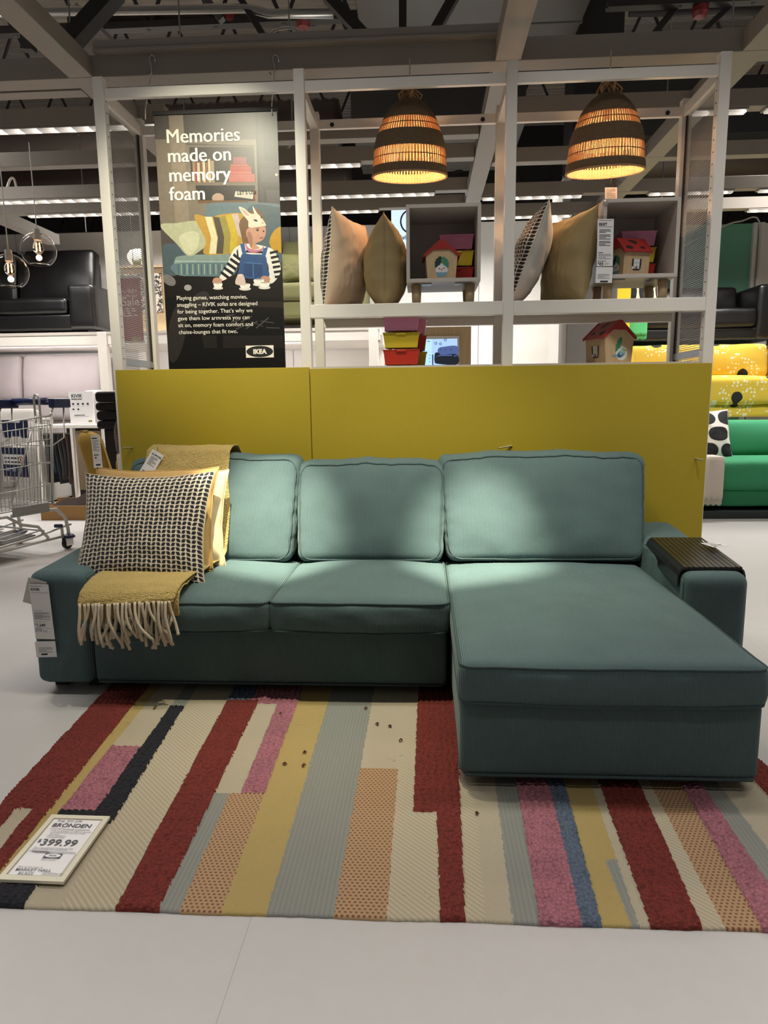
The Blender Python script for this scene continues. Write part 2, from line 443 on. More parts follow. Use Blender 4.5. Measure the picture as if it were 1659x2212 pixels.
mb = MB(); mb.box((-11, 12.9, 2.5), (11, 13, 5.9)); struct(mb.build('wall_back', plain('far_dark', '3a3633', .8)), 'dark far wall above the display walls')
def strut(p, q, w, lab, Y=5.0, Y2=None, m=None):
    b = MB(); b.bar(at(*p, Y=Y), at(*q, Y=Y2 or Y), w, w*.8); struct(b.build('strut_beam', m or M_dkmetal), lab)
strut((870, -30), (870, 95), .05, 'black upright strut above the left lamp'); strut((1000, -40), (925, 92), .075, 'black slanting strut right of the upright one')
strut((705, -10), (800, 92), .085, 'black slanting strut left of the upright one'); strut((252, -20), (140, 105), .11, 'thick black slanting strut over the left end', 4.6)
strut((165, 10), (258, 100), .03, 'thin grey slanting conduit by the thick strut', 5.2, m=M_steel); strut((440, -10), (480, 45), .06, 'grey slanting channel near the silver pipe', 5.6, m=M_duct)
strut((515, -10), (580, 95), .05, 'dark slanting channel right of the silver pipe', 5.2); strut((1480, -10), (1400, 90), .06, 'black slanting strut near the upper right', 6.0)
strut((1590, 0), (1490, 95), .05, 'black slanting strut in the upper right corner', 6.0); strut((60, -10), (62, 110), .09, 'black upright strut in the upper left corner', 5.5)
for i, (x, y) in enumerate(((155, 100), (390, 95), (625, 60), (1580, 85), (1440, 230), (180, 420))):
    Y = 4.9 if y < 120 else 7.5
    b = MB(); p = at(x, y, Y=Y); b.tube([(p.x, Y, ZB+.1), (p.x, Y, 5.8)], .006, 5)
    struct(b.build('hanger_beam', M_steel), ('thin ceiling hanger rod near the upper left', 'thin ceiling hanger rod left of the S hooks', 'thin ceiling hanger rod above the middle post', 'thin ceiling hanger rod near the upper right corner', 'thin ceiling hanger rod behind the right lamp', 'thin ceiling hanger rod above the left globe lamps')[i])
b = MB(); b.box((-.55, 4.7, 4.40), (1.37, 7.0, 4.92)); b.box((-.56, 5.6, 4.39), (1.38, 5.64, 4.93)); b.box((-.56, 6.6, 4.39), (1.38, 6.64, 4.93))
tag(b.build('air_duct', M_duct, bevel=.01), 'wide grey sheet-metal air duct high above the pendant lamps', 'duct')
b = MB(); b.box((-.75, 7.65, 3.98), (1.05, 9.1, 4.5)); b.box((-.77, 8.4, 3.96), (1.07, 8.44, 4.52)); b.box((-.74, 8.41, 4.5), (-.71, 8.43, 5.86)); b.box((1.0, 8.41, 4.5), (1.03, 8.43, 5.86))
tag(b.build('air_duct', M_duct, bevel=.01), 'lower grey air duct further back behind the left lamp', 'duct')
def flexduct(x0, x1, Y, z, r, lab):
    b = MB(); k = int((x1-x0)/.05); pr = [(r*(1+.05*(i % 2))*(1 if 0 < i < k else .02), i*(x1-x0)/k) for i in range(k+1)]
    b.lathe(pr, (x0, Y, z), 20, M=Matrix.Rotation(pi/2, 4, 'Y'))
    tag(b.build('round_duct', plain('brown_duct', '3a302a', .5, .2), smooth=True), lab, 'duct')
flexduct(-7, -.9, 8.4, 4.30, .26, 'long brown round duct above the left aisle'); flexduct(-6.5, -.9, 9.3, 4.0, .25, 'second brown round duct behind the poster')
flexduct(1.95, 7, 9.4, 4.15, .28, 'dark round duct above the mint green wall')
b = MB(); b.box((1.9, 8.6, 4.15), (7, 8.9, 4.75)); struct(b.build('joist_beam', M_black), 'black girder above the mint green wall')
p0, p1, p2, p3 = at(80, 25, Y=5.2), at(530, 18, Y=5.2), at(580, 30, Y=5.2), at(720, 30, Y=5.2)
b = MB(); b.tube([p0-Vector((1.5, 0, 0)), p0, p1, (p1+p2)/2+Vector((0, 0, .005)), p2, p3], .03, 10); tag(b.build('ceiling_pipe', M_steel, smooth=True), 'silver pipe running under the roof at the upper left', 'pipe')
b = MB(); b.tube([at(150, 44, Y=6.0), at(560, 40, Y=6.0), at(680, 45, Y=6.0)], .04, 8); tag(b.build('ceiling_pipe', plain('rust_pipe', '2c1d19', .6), smooth=True), 'dark red-brown sprinkler pipe behind the silver pipe', 'pipe')
for (x, y), lab in (((500, 42), 'red pipe coupling on the sprinkler pipe at the upper left'), ((655, 45), 'red pipe elbow above the middle post'), ((1513, 22), 'red sprinkler valve at the upper right')):
    b = MB(); c = at(x, y, Y=5.95); b.lathe([(.001, -.05), (.045, -.05), (.06, -.02), (.06, .02), (.04, .05), (.001, .05)], c, 12); tag(b.build('pipe_coupling', plain('red_paint', '6d1418', .5)), lab, 'pipe fitting')
b = MB(); c = at(1350, 30, Y=6.4); b.tube([at(1360, 25, Y=6.3), at(1659, 22, Y=6.3)], .04, 8); tag(b.build('ceiling_pipe', M_dkmetal, smooth=True), 'dark sprinkler pipe at the upper right', 'pipe')
def cable(pts, lab, r=.012, Y=4.0, m=None):
    b = MB(); P = [at(x, y, Y=Y) for x, y in pts]; Q = []
    for i in range(len(P)-1):
        a = P[max(i-1, 0)]; d = P[min(i+2, len(P)-1)]
        for k in range(5):
            t = k/5; Q.append(.5*((2*P[i])+(P[i+1]-a)*t+(2*a-5*P[i]+4*P[i+1]-d)*t*t+(-a+3*P[i]-3*P[i+1]+d)*t**3))
    Q.append(P[-1]); b.tube(Q, r, 6); tag(b.build('power_cable', m or M_white, smooth=True), lab, 'cable')
cable([(566, 95), (590, 68), (625, 60), (660, 75), (690, 93)], 'white cable arching over the lamp track', .008, YA+.06)
cable([(15, 408), (22, 388), (30, 386), (36, 408)], 'white cable loop on the left cross beam', .01, 6.2); cable([(618, 330), (628, 308), (645, 303), (660, 330)], 'white cable loop behind the middle post', .012, 5.45)
cable([(965, 385), (985, 370), (1000, 372), (985, 395), (975, 400)], 'tangled dark cable right of the left lamp', .008, 6.1, M_black); cable([(1450, 545), (1560, 490), (1600, 478), (1640, 478), (1636, 600)], 'white cable lying along the top of the green wall', .012, 10.4)
# ------------------------------------------------------------------ white display frame
PX = (-1.620, -.609, .430, 1.432); YF, YK = 3.65, 4.13; ZT = 2.795; PW = .026
fr = thing('display_shelving', 'tall white display frame with shelf standing behind the yellow panel', 'display frame', (-.09, 3.9, 0))
for x in PX:
    for y in (YF, YK):
        b = MB(); b.box((x-PW, y-PW, 0), (x+PW, y+PW, ZT if y == YF else ZT-.012)); b.build('post', M_frame, fr, bevel=.002)
for i in range(3):
    for y in (YF, YK):
        b = MB(); b.box((PX[i]+PW, y-.013, ZT-.098), (PX[i+1]-PW, y+.013, ZT-.05)); b.build('top_rail', M_frame, fr, bevel=.002)
for x in PX:
    b = MB(); b.box((x-.02, YF+PW, ZT-.105), (x+.02, YK-PW, ZT-.05)); b.build('side_rail', M_frame, fr, bevel=.002)
for i in (1, 2):
    b = MB(); b.box((PX[i]+PW, YF-.024, 1.612), (PX[i+1]-PW, YF+.02, 1.678)); b.box((PX[i]+PW, YK-.02, 1.612), (PX[i+1]-PW, YK+.02, 1.678)); b.build('shelf_rail', M_frame, fr, bevel=.002)
    b = MB(); b.box((PX[i]+PW, YF+.02, 1.656), (PX[i+1]-PW, YK-.02, 1.676)); b.build('shelf_board', M_white, fr)
    b = MB(); b.box((PX[i]+PW, YF-.02, 1.335), (PX[i+1]-PW, YK+.02, 1.365)); b.build('lower_shelf_board', M_white, fr)
def mesh_mat():
    s = NT('perforated_metal')
    c = s.sep(s.coord())
    a = s.math('ABSOLUTE', s.math('SUBTRACT', s.math('FRACT', s.math('MULTIPLY', c[2], 95.0)), .5))
    b2 = s.math('ABSOLUTE', s.math('SUBTRACT', s.math('FRACT', s.math('MULTIPLY', c[1], 95.0)), .5))
    hole = s.math('LESS_THAN', s.math('MAXIMUM', a, b2), .385)
    s.color(lin('a8a49e')); s.set(Roughness=.4, Metallic=.3)
    tr = s.n('ShaderNodeBsdfTransparent'); mx = s.n('ShaderNodeMixShader')
    s.l(hole, mx.inputs[0]); s.l(s.b.outputs[0], mx.inputs[1]); s.l(tr.outputs[0], mx.inputs[2]); s.l(mx.outputs[0], s.out.inputs[0])
    return s.m
M_mesh = mesh_mat()
for x in (PX[0], PX[3]):
    b = MB(); b.box((x-.002, YF+PW, 1.36), (x+.002, YK-PW, ZT-.105)); pn = b.build('perforated_panel', M_mesh, fr)
    b = MB(); b.box((x-.008, YF+PW, 1.395), (x+.008, YK-PW, 1.43)); b.build('panel_rail', M_steel, pn)
    b = MB(); b.box((x-.006, YK-PW-.014, 1.36), (x+.006, YK-PW, ZT-.105)); b.build('edge_strip', M_dkmetal, pn)
    b = MB()
    for k in range(24):
        z = 1.42+k*.055
        b.box((x+(.026 if x < 0 else -.029), YF-.004, z), (x+(.029 if x < 0 else -.026), YF+.004, z+.006))
    b.build('screw_row', M_steel, pn)
for x, z in ((PX[1]+.1, ZT-.08), (PX[2]-.1, ZT-.08), (PX[2]+.9, ZT-.08)):
    b = MB(); b.lathe([(.0001, 0), (.011, 0), (.012, .004)], (x, YK-.021, z), 12, M=Matrix.Rotation(-pi/2, 4, 'X')); b.build('bolt', M_dkmetal, fr)
# ------------------------------------------------------------------ yellow panel
M_yel = plain('mustard_paint', 'b09a22', .62, var=.02, bump=.0004, bscale=300)
pn = thing('partition_panel', 'mustard yellow partition of two boards standing right behind the teal sofa', 'partition', (-.09, 3.6, 0))
b = MB(); b.box((-1.622, 3.594, .02), (-.592, 3.614, 1.362)); b.build('board', M_yel, pn, bevel=.0015)
b = MB(); b.box((-.588, 3.594, .02), (1.443, 3.614, 1.354)); b.build('board', M_yel, pn, bevel=.0015)
for (x, y), (x2, y2) in (((286, 967), (264, 968)), ((1106, 963), (1077, 968)), ((1502, 990), (1520, 995))):
    b = MB(); p = at(x, y, Y=3.594); q = at(x2, y2, Y=3.55); b.tube([p, q], .0045, 8); b.build('peg', plain('peg_wood', 'a59a78', .6), pn)
# ------------------------------------------------------------------ teal sofa
M_cord = corduroy('teal_corduroy', '546b6d'); M_pipe = fabric('teal_piping', '3a4c4d', .85)
sofa = thing('sofa', 'teal corduroy corner sofa with a long chaise on the right', 'sofa', (-.2, 2.6, 0))
YS, X0, X1, X2, X3, X4 = 2.594, -1.60, -1.363, .095, 1.0, 1.236
def piping(fn, name='piping', parent=None, r=.0048, n=120):
    b = MB(); b.tube([fn(i/n) for i in range(n)], r, 6, closed=True); return b.build(name, M_pipe, parent, smooth=True)
def rrect(t, hx, hz, r):
    """point on a rounded rectangle, t 0..1"""
    sx, sz = 2*(hx-r), 2*(hz-r); arc = pi*r/2; L = 2*sx+2*sz+4*arc; d = t*L
    segs = ((sx, 'l', (-hx+r, hz), (1, 0)), (arc, 'a', (hx-r, hz-r), pi/2), (sz, 'l', (hx, hz-r), (0, -1)), (arc, 'a', (hx-r, -hz+r), 0), (sx, 'l', (hx-r, -hz), (-1, 0)), (arc, 'a', (-hx+r, -hz+r), -pi/2), (sz, 'l', (-hx, -hz+r), (0, 1)), (arc, 'a', (-hx+r, hz-r), -pi))
    for ln, k, a, q in segs:
        if d <= ln+1e-9:
            if k == 'l': return (a[0]+q[0]*d, a[1]+q[1]*d)
            an = q-d/r; return (a[0]+r*cos(an), a[1]+r*sin(an))
        d -= ln
    return (-hx+r, hz)
# base
for (xa, xb, ya, yb, zt) in ((X1+.004, X2-.004, 2.612, 3.5, .30), (X2+.014, X3-.002, 1.952, 3.5, .292)):
    sx, sy, sz = xb-xa, yb-ya, zt-.05
    def df(w, u, xa=xa): return w+Vector((0, -.006*(1-u.x**2)*(1-u.z**2) if u.y < -.9 else 0, 0))+Vector((0, 1, 0))*nz(w, 5, xa)*.002
    bs = rbox(((xa+xb)/2, (ya+yb)/2, .05+sz/2), (sx, sy, sz), .022, (40, 20, 12), df).build('base', M_cord, sofa, smooth=True)
    b = MB(); b.tube([(xa+.012, ya+.5, .056), (xa+.002, ya+.04, .056), (xa+.02, ya-.003, .055), (xb-.02, ya-.003, .055), (xb-.002, ya+.04, .056), (xb-.002, ya+.5, .056)], .005, 6); b.build('hem', M_pipe, bs, smooth=True)
# arms
for k, (xa, xb) in enumerate(((X0, X1), (X3, X4))):
    ya, yb = YS+.004, 3.54; sx, sy, sz = xb-xa, yb-ya, .515-.045
    def df(w, u, xa=xa):
        t = max(0, u.z)
        return w+Vector((.003*nz(w, 6, 3)+(.014*(u.y+1) if (u.x > 0) == (xa > 0) else 0)*(1 if xa > 0 else -.5), .002*nz(w, 9), .004*(1-u.x*u.x)*t+.002*nz(w, 4)+.022*(u.y+1)*t))
    ar = rbox(((xa+xb)/2, (ya+yb)/2, .045+sz/2), (sx, sy, sz), .036, (14, 40, 24), df).build('armrest', M_cord, sofa, smooth=True)
    cx, cz = (xa+xb)/2, .045+sz/2
    piping(lambda t: (lambda a, y: Vector((cx+a[0], y, cz+a[1])))(rrect(t, sx/2-.001, sz/2-.001, .04), ya+.030), 'seam', ar, .0034)
    for fx in (xa+.04, xb-.05):
        for fy in (ya+.12, yb-.12):
            b = MB(); b.box((fx-.02, fy-.02, 0), (fx+.035, fy+.035, .05)); b.build('leg', M_black, ar)
for fx, fy in ((X2+.10, 2.06), (X3-.10, 2.06), (X2+.1, 2.7), (X3-.1, 3.3)):
    b = MB(); b.box((fx-.03, fy-.03, .012 if fy < 3.1 else 0), (fx+.03, fy+.03, .055)); b.build('leg', M_black, sofa, bevel=.002)
# back rest frame behind the loose cushions
for xa, xb in ((X1+.003, X2), (X2+.004, X3-.003)):
    rbox(((xa+xb)/2, 3.43, .45), (xb-xa, .20, .60), .03, (20, 6, 14)).build('backrest', M_cord, sofa, smooth=True)
# seat cushions
def seat(name, xa, xb, ya, yb, z0, z1, crown, seed, sag=0.0):
    c = Vector(((xa+xb)/2, (ya+yb)/2, (z0+z1)/2)); s = (xb-xa, yb-ya, z1-z0)
    def df(w, u):
        f = (1-abs(u.x)**2.4)*(1-abs(u.y)**3)
        d = Vector((0, 0, 0))
        if u.z > 0: d.z = crown*f*u.z
        else: d.z = -.014*(1-u.x**2)*abs(u.z)*(1 if u.y < 0 else 0)*(1-.5*abs(u.z))
        fz = max(0, 1-u.z**2)
        d.y = (-.016*(1-abs(u.x)**3)*fz if u.y < -.5 else 0)+.004*nz((w.x+c.x, w.z*2, w.y*.3), 9, seed)*(1 if u.y < -.6 else .2)
        d.x = .008*fz*(1 if u.x > 0 else -1)*abs(u.x)**6
        d.z += .0035*nz((w.x+c.x, w.y+c.y, 0), 4.5, seed)+.0016*nz(w+c, 14, seed)
        return w+d
    q = rbox(c, s, .030, (44, 44, 12), df)
    o = q.build(name, M_cord, sofa, smooth=True)
    hx, hy, hz = s[0]/2, s[1]/2, s[2]/2
    for sg in (1, -1):
        def fn(t, sg=sg):
            a = rrect(t, hx-.002, hy-.002, .032); w = Vector((a[0], a[1], sg*(hz-.013)))
            return c+df(w, Vector((w.x/hx, w.y/hy, w.z/hz)))
        piping(fn, 'piping', o, .0046, 200)
    return o
seat('seat_cushion', X1+.004, -.607, 2.528, 3.22, .292, .428, .036, 1)
seat('seat_cushion', -.599, X2-.001, 2.528, 3.22, .292, .430, .036, 5)
seat('seat_cushion', X2+.012, X3-.006, 1.925, 3.26, .286, .422, .038, 9)
# back cushions
def backc(xa, xb, z0, z1, y0, y1, th, seed, flare):
    """y0 front face at the bottom, y1 at the top"""
    h = z1-z0; s = (xb-xa, th, h); c = Vector(((xa+xb)/2, 0, z0+h/2))
    def df(w, u):
        f = (1-abs(u.x)**2.6)*(1-abs(u.z)**2.6)
        d = Vector((0, 0, 0))
        d.y = (-.045 if u.y < 0 else .02)*f*abs(u.y)**.5
        d.x = u.x*flare*(u.z+1)/2-.012*u.x*(1-u.z**2)*0
        d.z = .016*(1-u.x**2)*max(0, u.z)**2 - .004*max(0, u.z)*cos(u.x*9+seed)
        edge = max(abs(u.x), abs(u.z))
        d.y += .007*nz((w.x, w.z, seed), 5, seed)+.003*nz((w.x, w.z, 0), 13, seed)
        d.z += (.0045*nz((w.x*2.2, 0, 0), 11, seed)) if u.z > .8 else 0
        d.x += (.0035*nz((w.z*2.2, 1, 0), 13, seed)) if abs(u.x) > .9 else 0
        v = w+d
        v.y += y0+(y1-y0)*((v.z+h/2)/h)+th/2
        return v
    o = rbox(c, s, .045, (40, 8, 34), df).build('back_cushion', M_cord, sofa, smooth=True)
    hx, hy, hz = s[0]/2, s[1]/2, s[2]/2
    def fn(t):
        a = rrect(t, hx-.018, hz-.018, .052); w = Vector((a[0], -hy+.0075, a[1]))
        return c+df(w, Vector((w.x/hx, w.y/hy, w.z/hz)))
    piping(fn, 'piping', o, .0046, 220)
    return o
backc(-1.425, -.622, .436, .918, 3.10, 3.30, .17, 2, .028)
backc(-.598, .088, .436, .890, 3.10, 3.30, .17, 4, .022)
backc(.106, 1.018, .436, .918, 3.12, 3.32, .18, 7, .040)
# ------------------------------------------------------------------ rug
def rugmat(name, c, kind):
    s = NT(name); c = lin(c); co = s.coord()
    x, y, z = s.sep(co)
    stain = s.math('GREATER_THAN', s.math('ADD', s.math('MULTIPLY', s.noise(30, 2), .55), s.math('MULTIPLY', s.noise(2.5, 3), .45)), .66)
    if kind == 'chunk':
        v = s.voro(95, s.mapping(co, (1.0, 1.25, 1)))
        k = s.math('MULTIPLY_ADD', s.math('SUBTRACT', 1.0, s.math('MULTIPLY', v, 1.1)), .6, s.math('MULTIPLY', s.noise(22, 3), .4))
        s.color(s.mix(k, dark(c, .40), dark(c, 1.3))); s.bump(s.math('ADD', s.math('SUBTRACT', 1.0, v), s.math('MULTIPLY', s.noise(300, 2), .25)), .006, .9)
    else:
        per = {'knit': .012, 'flat': .0055, 'herring': .017, 'dots': .011}[kind]
        if kind == 'knit':
            a = s.math('ABSOLUTE', s.math('SUBTRACT', s.math('FRACT', s.math('DIVIDE', x, per)), .5))
            b = s.math('FRACT', s.math('ADD', s.math('DIVIDE', y, .009), s.math('MULTIPLY', a, 2.2)))
            h = s.math('MULTIPLY', s.math('MULTIPLY', a, 2.0), s.math('ABSOLUTE', s.math('SUBTRACT', b, .5)))
            k = s.math('SUBTRACT', 1.0, s.math('MULTIPLY', h, 1.3)); lo, hi = .62, 1.08
        elif kind == 'herring':
            d = s.math('FRACT', s.math('ADD', s.math('DIVIDE', x, per), s.math('DIVIDE', y, per)))
            k = s.math('LESS_THAN', d, .42); lo, hi = .84, 1.16
            k = s.math('MULTIPLY_ADD', k, .8, s.math('MULTIPLY', s.noise(700, 1), .3))
        elif kind == 'dots':
            row = s.math('FLOOR', s.math('DIVIDE', y, .011))
            xx = s.math('FRACT', s.math('ADD', s.math('DIVIDE', x, .013), s.math('MULTIPLY', s.math('MODULO', row, 2.0), .5)))
            yy = s.math('FRACT', s.math('DIVIDE', y, .011))
            e = s.math('ADD', s.math('POWER', s.math('DIVIDE', s.math('SUBTRACT', xx, .5), .26), 2.0), s.math('POWER', s.math('DIVIDE', s.math('SUBTRACT', yy, .5), .27), 2.0))
            m = s.math('LESS_THAN', e, 1.0)
            base = s.mix(s.noise(500, 1), dark(c, .85), dark(c, 1.1))
            s.color(s.mix(m, base, lin('76483a'))); s.bump(m, -.002, .8); s.set(Roughness=.95); return s.m
        else:
            a = s.math('SINE', s.math('MULTIPLY', x, 2*pi/per)); b = s.math('SINE', s.math('MULTIPLY', y, 2*pi/per))
            k = s.math('MULTIPLY_ADD', s.math('MULTIPLY', a, b), .35, s.math('MULTIPLY_ADD', s.noise(300, 2), .5, .25)); lo, hi = .84, 1.12
        k2 = s.math('ADD', s.math('MULTIPLY', k, .8), s.math('MULTIPLY', s.noise(7, 4), .2))
        s.color(s.mix(s.math('MULTIPLY', stain, .45), s.mix(k2, dark(c, lo), dark(c, hi)), dark(c, .62)))
        s.bump(k, .0022, .8)
    s.set(Roughness=.95); return s.m
RM = [rugmat('rug_red', '762a21', 'chunk'), rugmat('rug_yellow', 'aa945c', 'flat'), rugmat('rug_cream', 'aea38c', 'flat'), rugmat('rug_pink', 'a86b76', 'chunk'),
      rugmat('rug_black', '1c1c24', 'chunk'), rugmat('rug_herringbone', 'aa9f87', 'herring'), rugmat('rug_grey', '82837b', 'knit'), rugmat('rug_dots', 'a38662', 'dots'), rugmat('rug_blue', '5d6a7c', 'chunk')]
RED, YEL, CRE, PNK, BLK, HER, GRY, DOT, BLU = range(9)
def bnd(xa, ya, xb, yb=1.405): return lambda y: xb+(xa-xb)*(y-yb)/(ya-yb)
B = [bnd(-1.326, 2.61, -1.238), bnd(-1.156, 2.62, -1.075), bnd(-1.111, 2.62, -1.048), bnd(-1.005, 2.63, -.940), bnd(-.94, 2.49, -.866), bnd(-.787, 2.53, -.73), bnd(-.659, 2.535, -.625), bnd(-.578, 2.5, -.545),
     bnd(-.503, 2.63, -.476), bnd(-.383, 2.64, -.370), bnd(-.207, 2.63, -.212), bnd(-.084, 2.63, -.088), bnd(-.026, 2.65, -.036), bnd(.109, 1.978, .092), bnd(.219, 1.98, .2), bnd(.284, 1.984, .261), bnd(.384, 1.988, .356),
     bnd(.434, 1.99, .40), bnd(.505, 1.8, .483), bnd(.537, 1.968, .508), bnd(.661, 1.973, .623), bnd(.696, 1.974, .674), bnd(.787, 1.977, .753), bnd(.85, 1.98, .835), bnd(.905, 1.98, .903), bnd(1.02, 1.98, 1.04), bnd(1.10, 2.13, 1.13)]
b_g3a, b_g3b, b_cr = bnd(-.595, 1.9, -.576), bnd(-.032, 1.81, -.036), bnd(.150, 1.98, .14)
def rug_at(x, y):
    i = -1
    for k in range(len(B)-1):
        if x < B[k+1](y): i = k; break
    else: i = len(B)-2
    i = max(i, 0)
    if y < 1.475 and x < bnd(-.955, 2, -.955)(y): return BLK
    if i == 0:
        return CRE if (y < 1.79 and -1.205 < x-(1.79-y)*.09 < -1.155) else RED
    if i == 1: return YEL
    if i == 2: return CRE if y > 2.165 else PNK if y > 1.785 else BLK if y > 1.73 else CRE
    if i == 3: return GRY if y > 2.485 else BLK if y > 1.73 else CRE
    if i == 4: return HER
    if i == 5: return (BLU if x < -.69 else PNK) if y > 2.545 else RED
    if i == 6: return PNK if y > 2.52 else CRE if y > 1.9 else (GRY if x < b_g3a(y) else DOT)
    if i == 7: return PNK if y > 1.9 else DOT
    if i == 8: return YEL
    if i == 9: return GRY
    if i == 10: return CRE if y > 2.06 else DOT
    if i == 11: return HER
    if i == 12: return RED if (y > 1.815 or x > .035) else HER
    if i == 13: return HER if x < b_cr(y) else CRE
    if i == 14: return GRY
    if i == 15: return PNK
    if i == 16: return BLU
    if i == 17: return GRY if (y < 1.635 and x > .466) else YEL
    if i == 18: return CRE
    if i == 19: return RED
    if i == 20: return HER
    if i == 21: return DOT
    if i == 22: return PNK
    if i == 23: return GRY
    if i == 24: return CRE
    return RED
def make_rug():
    st = .0062; y0, y1 = 1.408, 3.06; ny = int((y1-y0)/st); nx = 640
    b = MB(); CH = (RED, PNK, BLK, BLU); kinds = []
    for j in range(ny):
        y = y0+(j+.5)*st; xl, xr = B[0](y), B[-1](y)
        kinds.append([rug_at(xl+(xr-xl)*(i+.5)/nx+.0025*nz((i*st, y, 0), 60), y+.002*nz((i*st*1.1, y, 2), 70)) for i in range(nx)])
    for j in range(ny+1):
        y = y0+j*st; xl, xr = B[0](y), B[-1](y)
        for i in range(nx+1):
            x = xl+(xr-xl)*i/nx
            ch = sum(1 for jj in (j-1, j) for ii in (i-1, i) if 0 <= jj < ny and 0 <= ii < nx and kinds[jj][ii] in CH)/4
            z = .0075+ch*(.003+.0085*abs(sin(x*pi/.021+.6*sin(y*60)))**.7*abs(sin(y*pi/.0165+(int(x/.021) % 2)*1.57))**.7)+.0015*nz((x, y, 0), 3)
            z += ch*.002*nz((x, y, 5), 60)
            if i in (0, nx) or j in (0, ny): z *= .55
            yy = y+(.004*nz((x, 0, 0), 5)+.0015*nz((x, 0, 0), 40) if j == 0 else 0)
            b.v.append(Vector((x, yy, z)))
    w = nx+1
    for j in range(ny):
        for i in range(nx):
            b.f.append([j*w+i, j*w+i+1, (j+1)*w+i+1, (j+1)*w+i]); b.m.append(kinds[j][i])
    # skirt down to the floor
    rim = [i for i in range(w)]
    for a, c in [(k, k+1) for k in range(nx)]+[((j+1)*w, j*w) for j in range(ny)]+[(j*w+nx, (j+1)*w+nx) for j in range(ny)]+[(ny*w+k+1, ny*w+k) for k in range(nx)]:
        o = len(b.v); p, q = b.v[a], b.v[c]; b.v += [Vector((p.x, p.y, 0)), Vector((q.x, q.y, 0))]
        i0 = min(a, c) % w; j0 = min(a, c)//w
        b.f.append([a, o, o+1, c]); b.m.append(kinds[min(j0, ny-1)][min(i0, nx-1)])
    o = b.build('rug', RM, smooth=True, fix=False)
    tag(o, 'multicoloured striped wool rug on the floor in front of the teal sofa', 'rug')
make_rug()
# ------------------------------------------------------------------ cards and tags
def quad(b, p, ex, ey, w, h, m=0, th=.0012, lift=0):
    """thin card: p = top left, ex to the right, ey DOWN"""
    ex, ey = Vector(ex).normalized(), Vector(ey).normalized(); n = ex.cross(ey)  # away from the reader
    p = Vector(p)-n*lift
    b.add([p, p+ex*w, p+ex*w+ey*h, p+ey*h, p+n*th, p+ex*w+n*th, p+ex*w+ey*h+n*th, p+ey*h+n*th], [(0, 1, 2, 3), (7, 6, 5, 4), (0, 4, 5, 1), (1, 5, 6, 2), (2, 6, 7, 3), (3, 7, 4, 0)], m)
def printed(par, p, ex, ey, items, mats=None, name='print', lift=.0008):
    """items: ('t', x, y_baseline, size, text[, m, offset, align]) or ('b', x0, y0, x1, y1[, m]) in metres from the top left"""
    ex, ey = Vector(ex).normalized(), Vector(ey).normalized(); n = ex.cross(ey); p = Vector(p)-n*lift
    b = MB()
    for it in items:
        if it[0] == 't':
            _, x, y, sz, tx = it[:5]; m = it[5] if len(it) > 5 else 0; of = it[6] if len(it) > 6 else .0; al = it[7] if len(it) > 7 else 'LEFT'
            put_text(b, tx, p+ex*x+ey*y-n*.0004, ex, -ey, sz, m, offset=of*sz, align=al)
        elif it[0] == 'b':
            x0, y0, x1, y1 = it[1:5]; m = it[5] if len(it) > 5 else 0; l2 = it[6] if len(it) > 6 else 0
            q = p-n*l2
            b.add([q+ex*x0+ey*y0, q+ex*x1+ey*y0, q+ex*x1+ey*y1, q+ex*x0+ey*y1], [(0, 1, 2, 3)], m)
        elif it[0] == 'e':
            x, y, rx, ry, m = it[1:6]; l2 = it[6] if len(it) > 6 else .0002
            q = p-n*l2
            b.add([q+ex*(x+rx*cos(a*pi/14))+ey*(y+ry*sin(a*pi/14)) for a in range(28)], [tuple(range(28))], m)
        elif it[0] == 'p':
            q = p-n*(it[3] if len(it) > 3 else 0)
            b.add([q+ex*x+ey*y for x, y in it[1]], [tuple(range(len(it[1])))], it[2])
    return b.build(name, mats or [M_ink, M_inkgrey, M_paper], par, fix=False)
def logo(x, y, w, frame=0, inner=2, lift=.0003):
    h = w*.4
    return [('b', x, y, x+w, y+h, frame), ('e', x+w/2, y+h/2, w*.46, h*.42, inner, lift), ('t', x+w/2, y+h*.68, h*.52, 'IKEA', frame, .03, 'CENTER')]
def lines(x, y, w, n, dy, m=1, k=.45):
    return [('b', x, y+i*dy, x+w*(1 if i % 3 != 2 else .55)*(.92+.08*((i*37) % 5)/4), y+i*dy+dy*k, m) for i in range(n)]
# rug sign
zs = .024
TLs, TRs, BLs = at(112, 1759, Z=zs), at(238, 1763, Z=zs), at(-8, 1899, Z=zs)
ex, ey = (TRs-TLs).normalized(), (BLs-TLs).normalized(); w, h = (TRs-TLs).length, (BLs-TLs).length
rs = thing('rug_price_sign', 'white framed price sign lying on the left end of the striped rug', 'price sign', (TLs+BLs)/2)
b = MB(); n_ = ex.cross(ey)
for (u0, v0, u1, v1) in ((0, 0, w, .016), (0, h-.018, w, h), (0, .016, .014, h-.018), (w-.014, .016, w, h-.018)):
    quad(b, TLs+ex*u0+ey*v0, ex, ey, u1-u0, v1-v0, 0, .008)
b.build('frame', plain('sign_frame', 'd8d2bc', .5), rs)
b = MB(); quad(b, TLs+ex*.014+ey*.016-n_*-.003, ex, ey, w-.028, h-.034, 0, .002); b.build('backing', plain('sign_back', 'b9b3a4', .5), rs)
b = MB(); quad(b, TLs+ex*.018+ey*.02-n_*-.002, ex, ey, w-.036, h*.54, 0, .001); quad(b, TLs+ex*.018+ey*h*.575-n_*-.002, ex, ey, w-.04, h*.345, 0, .001); b.build('paper', M_paper, rs)
x0 = .18*w
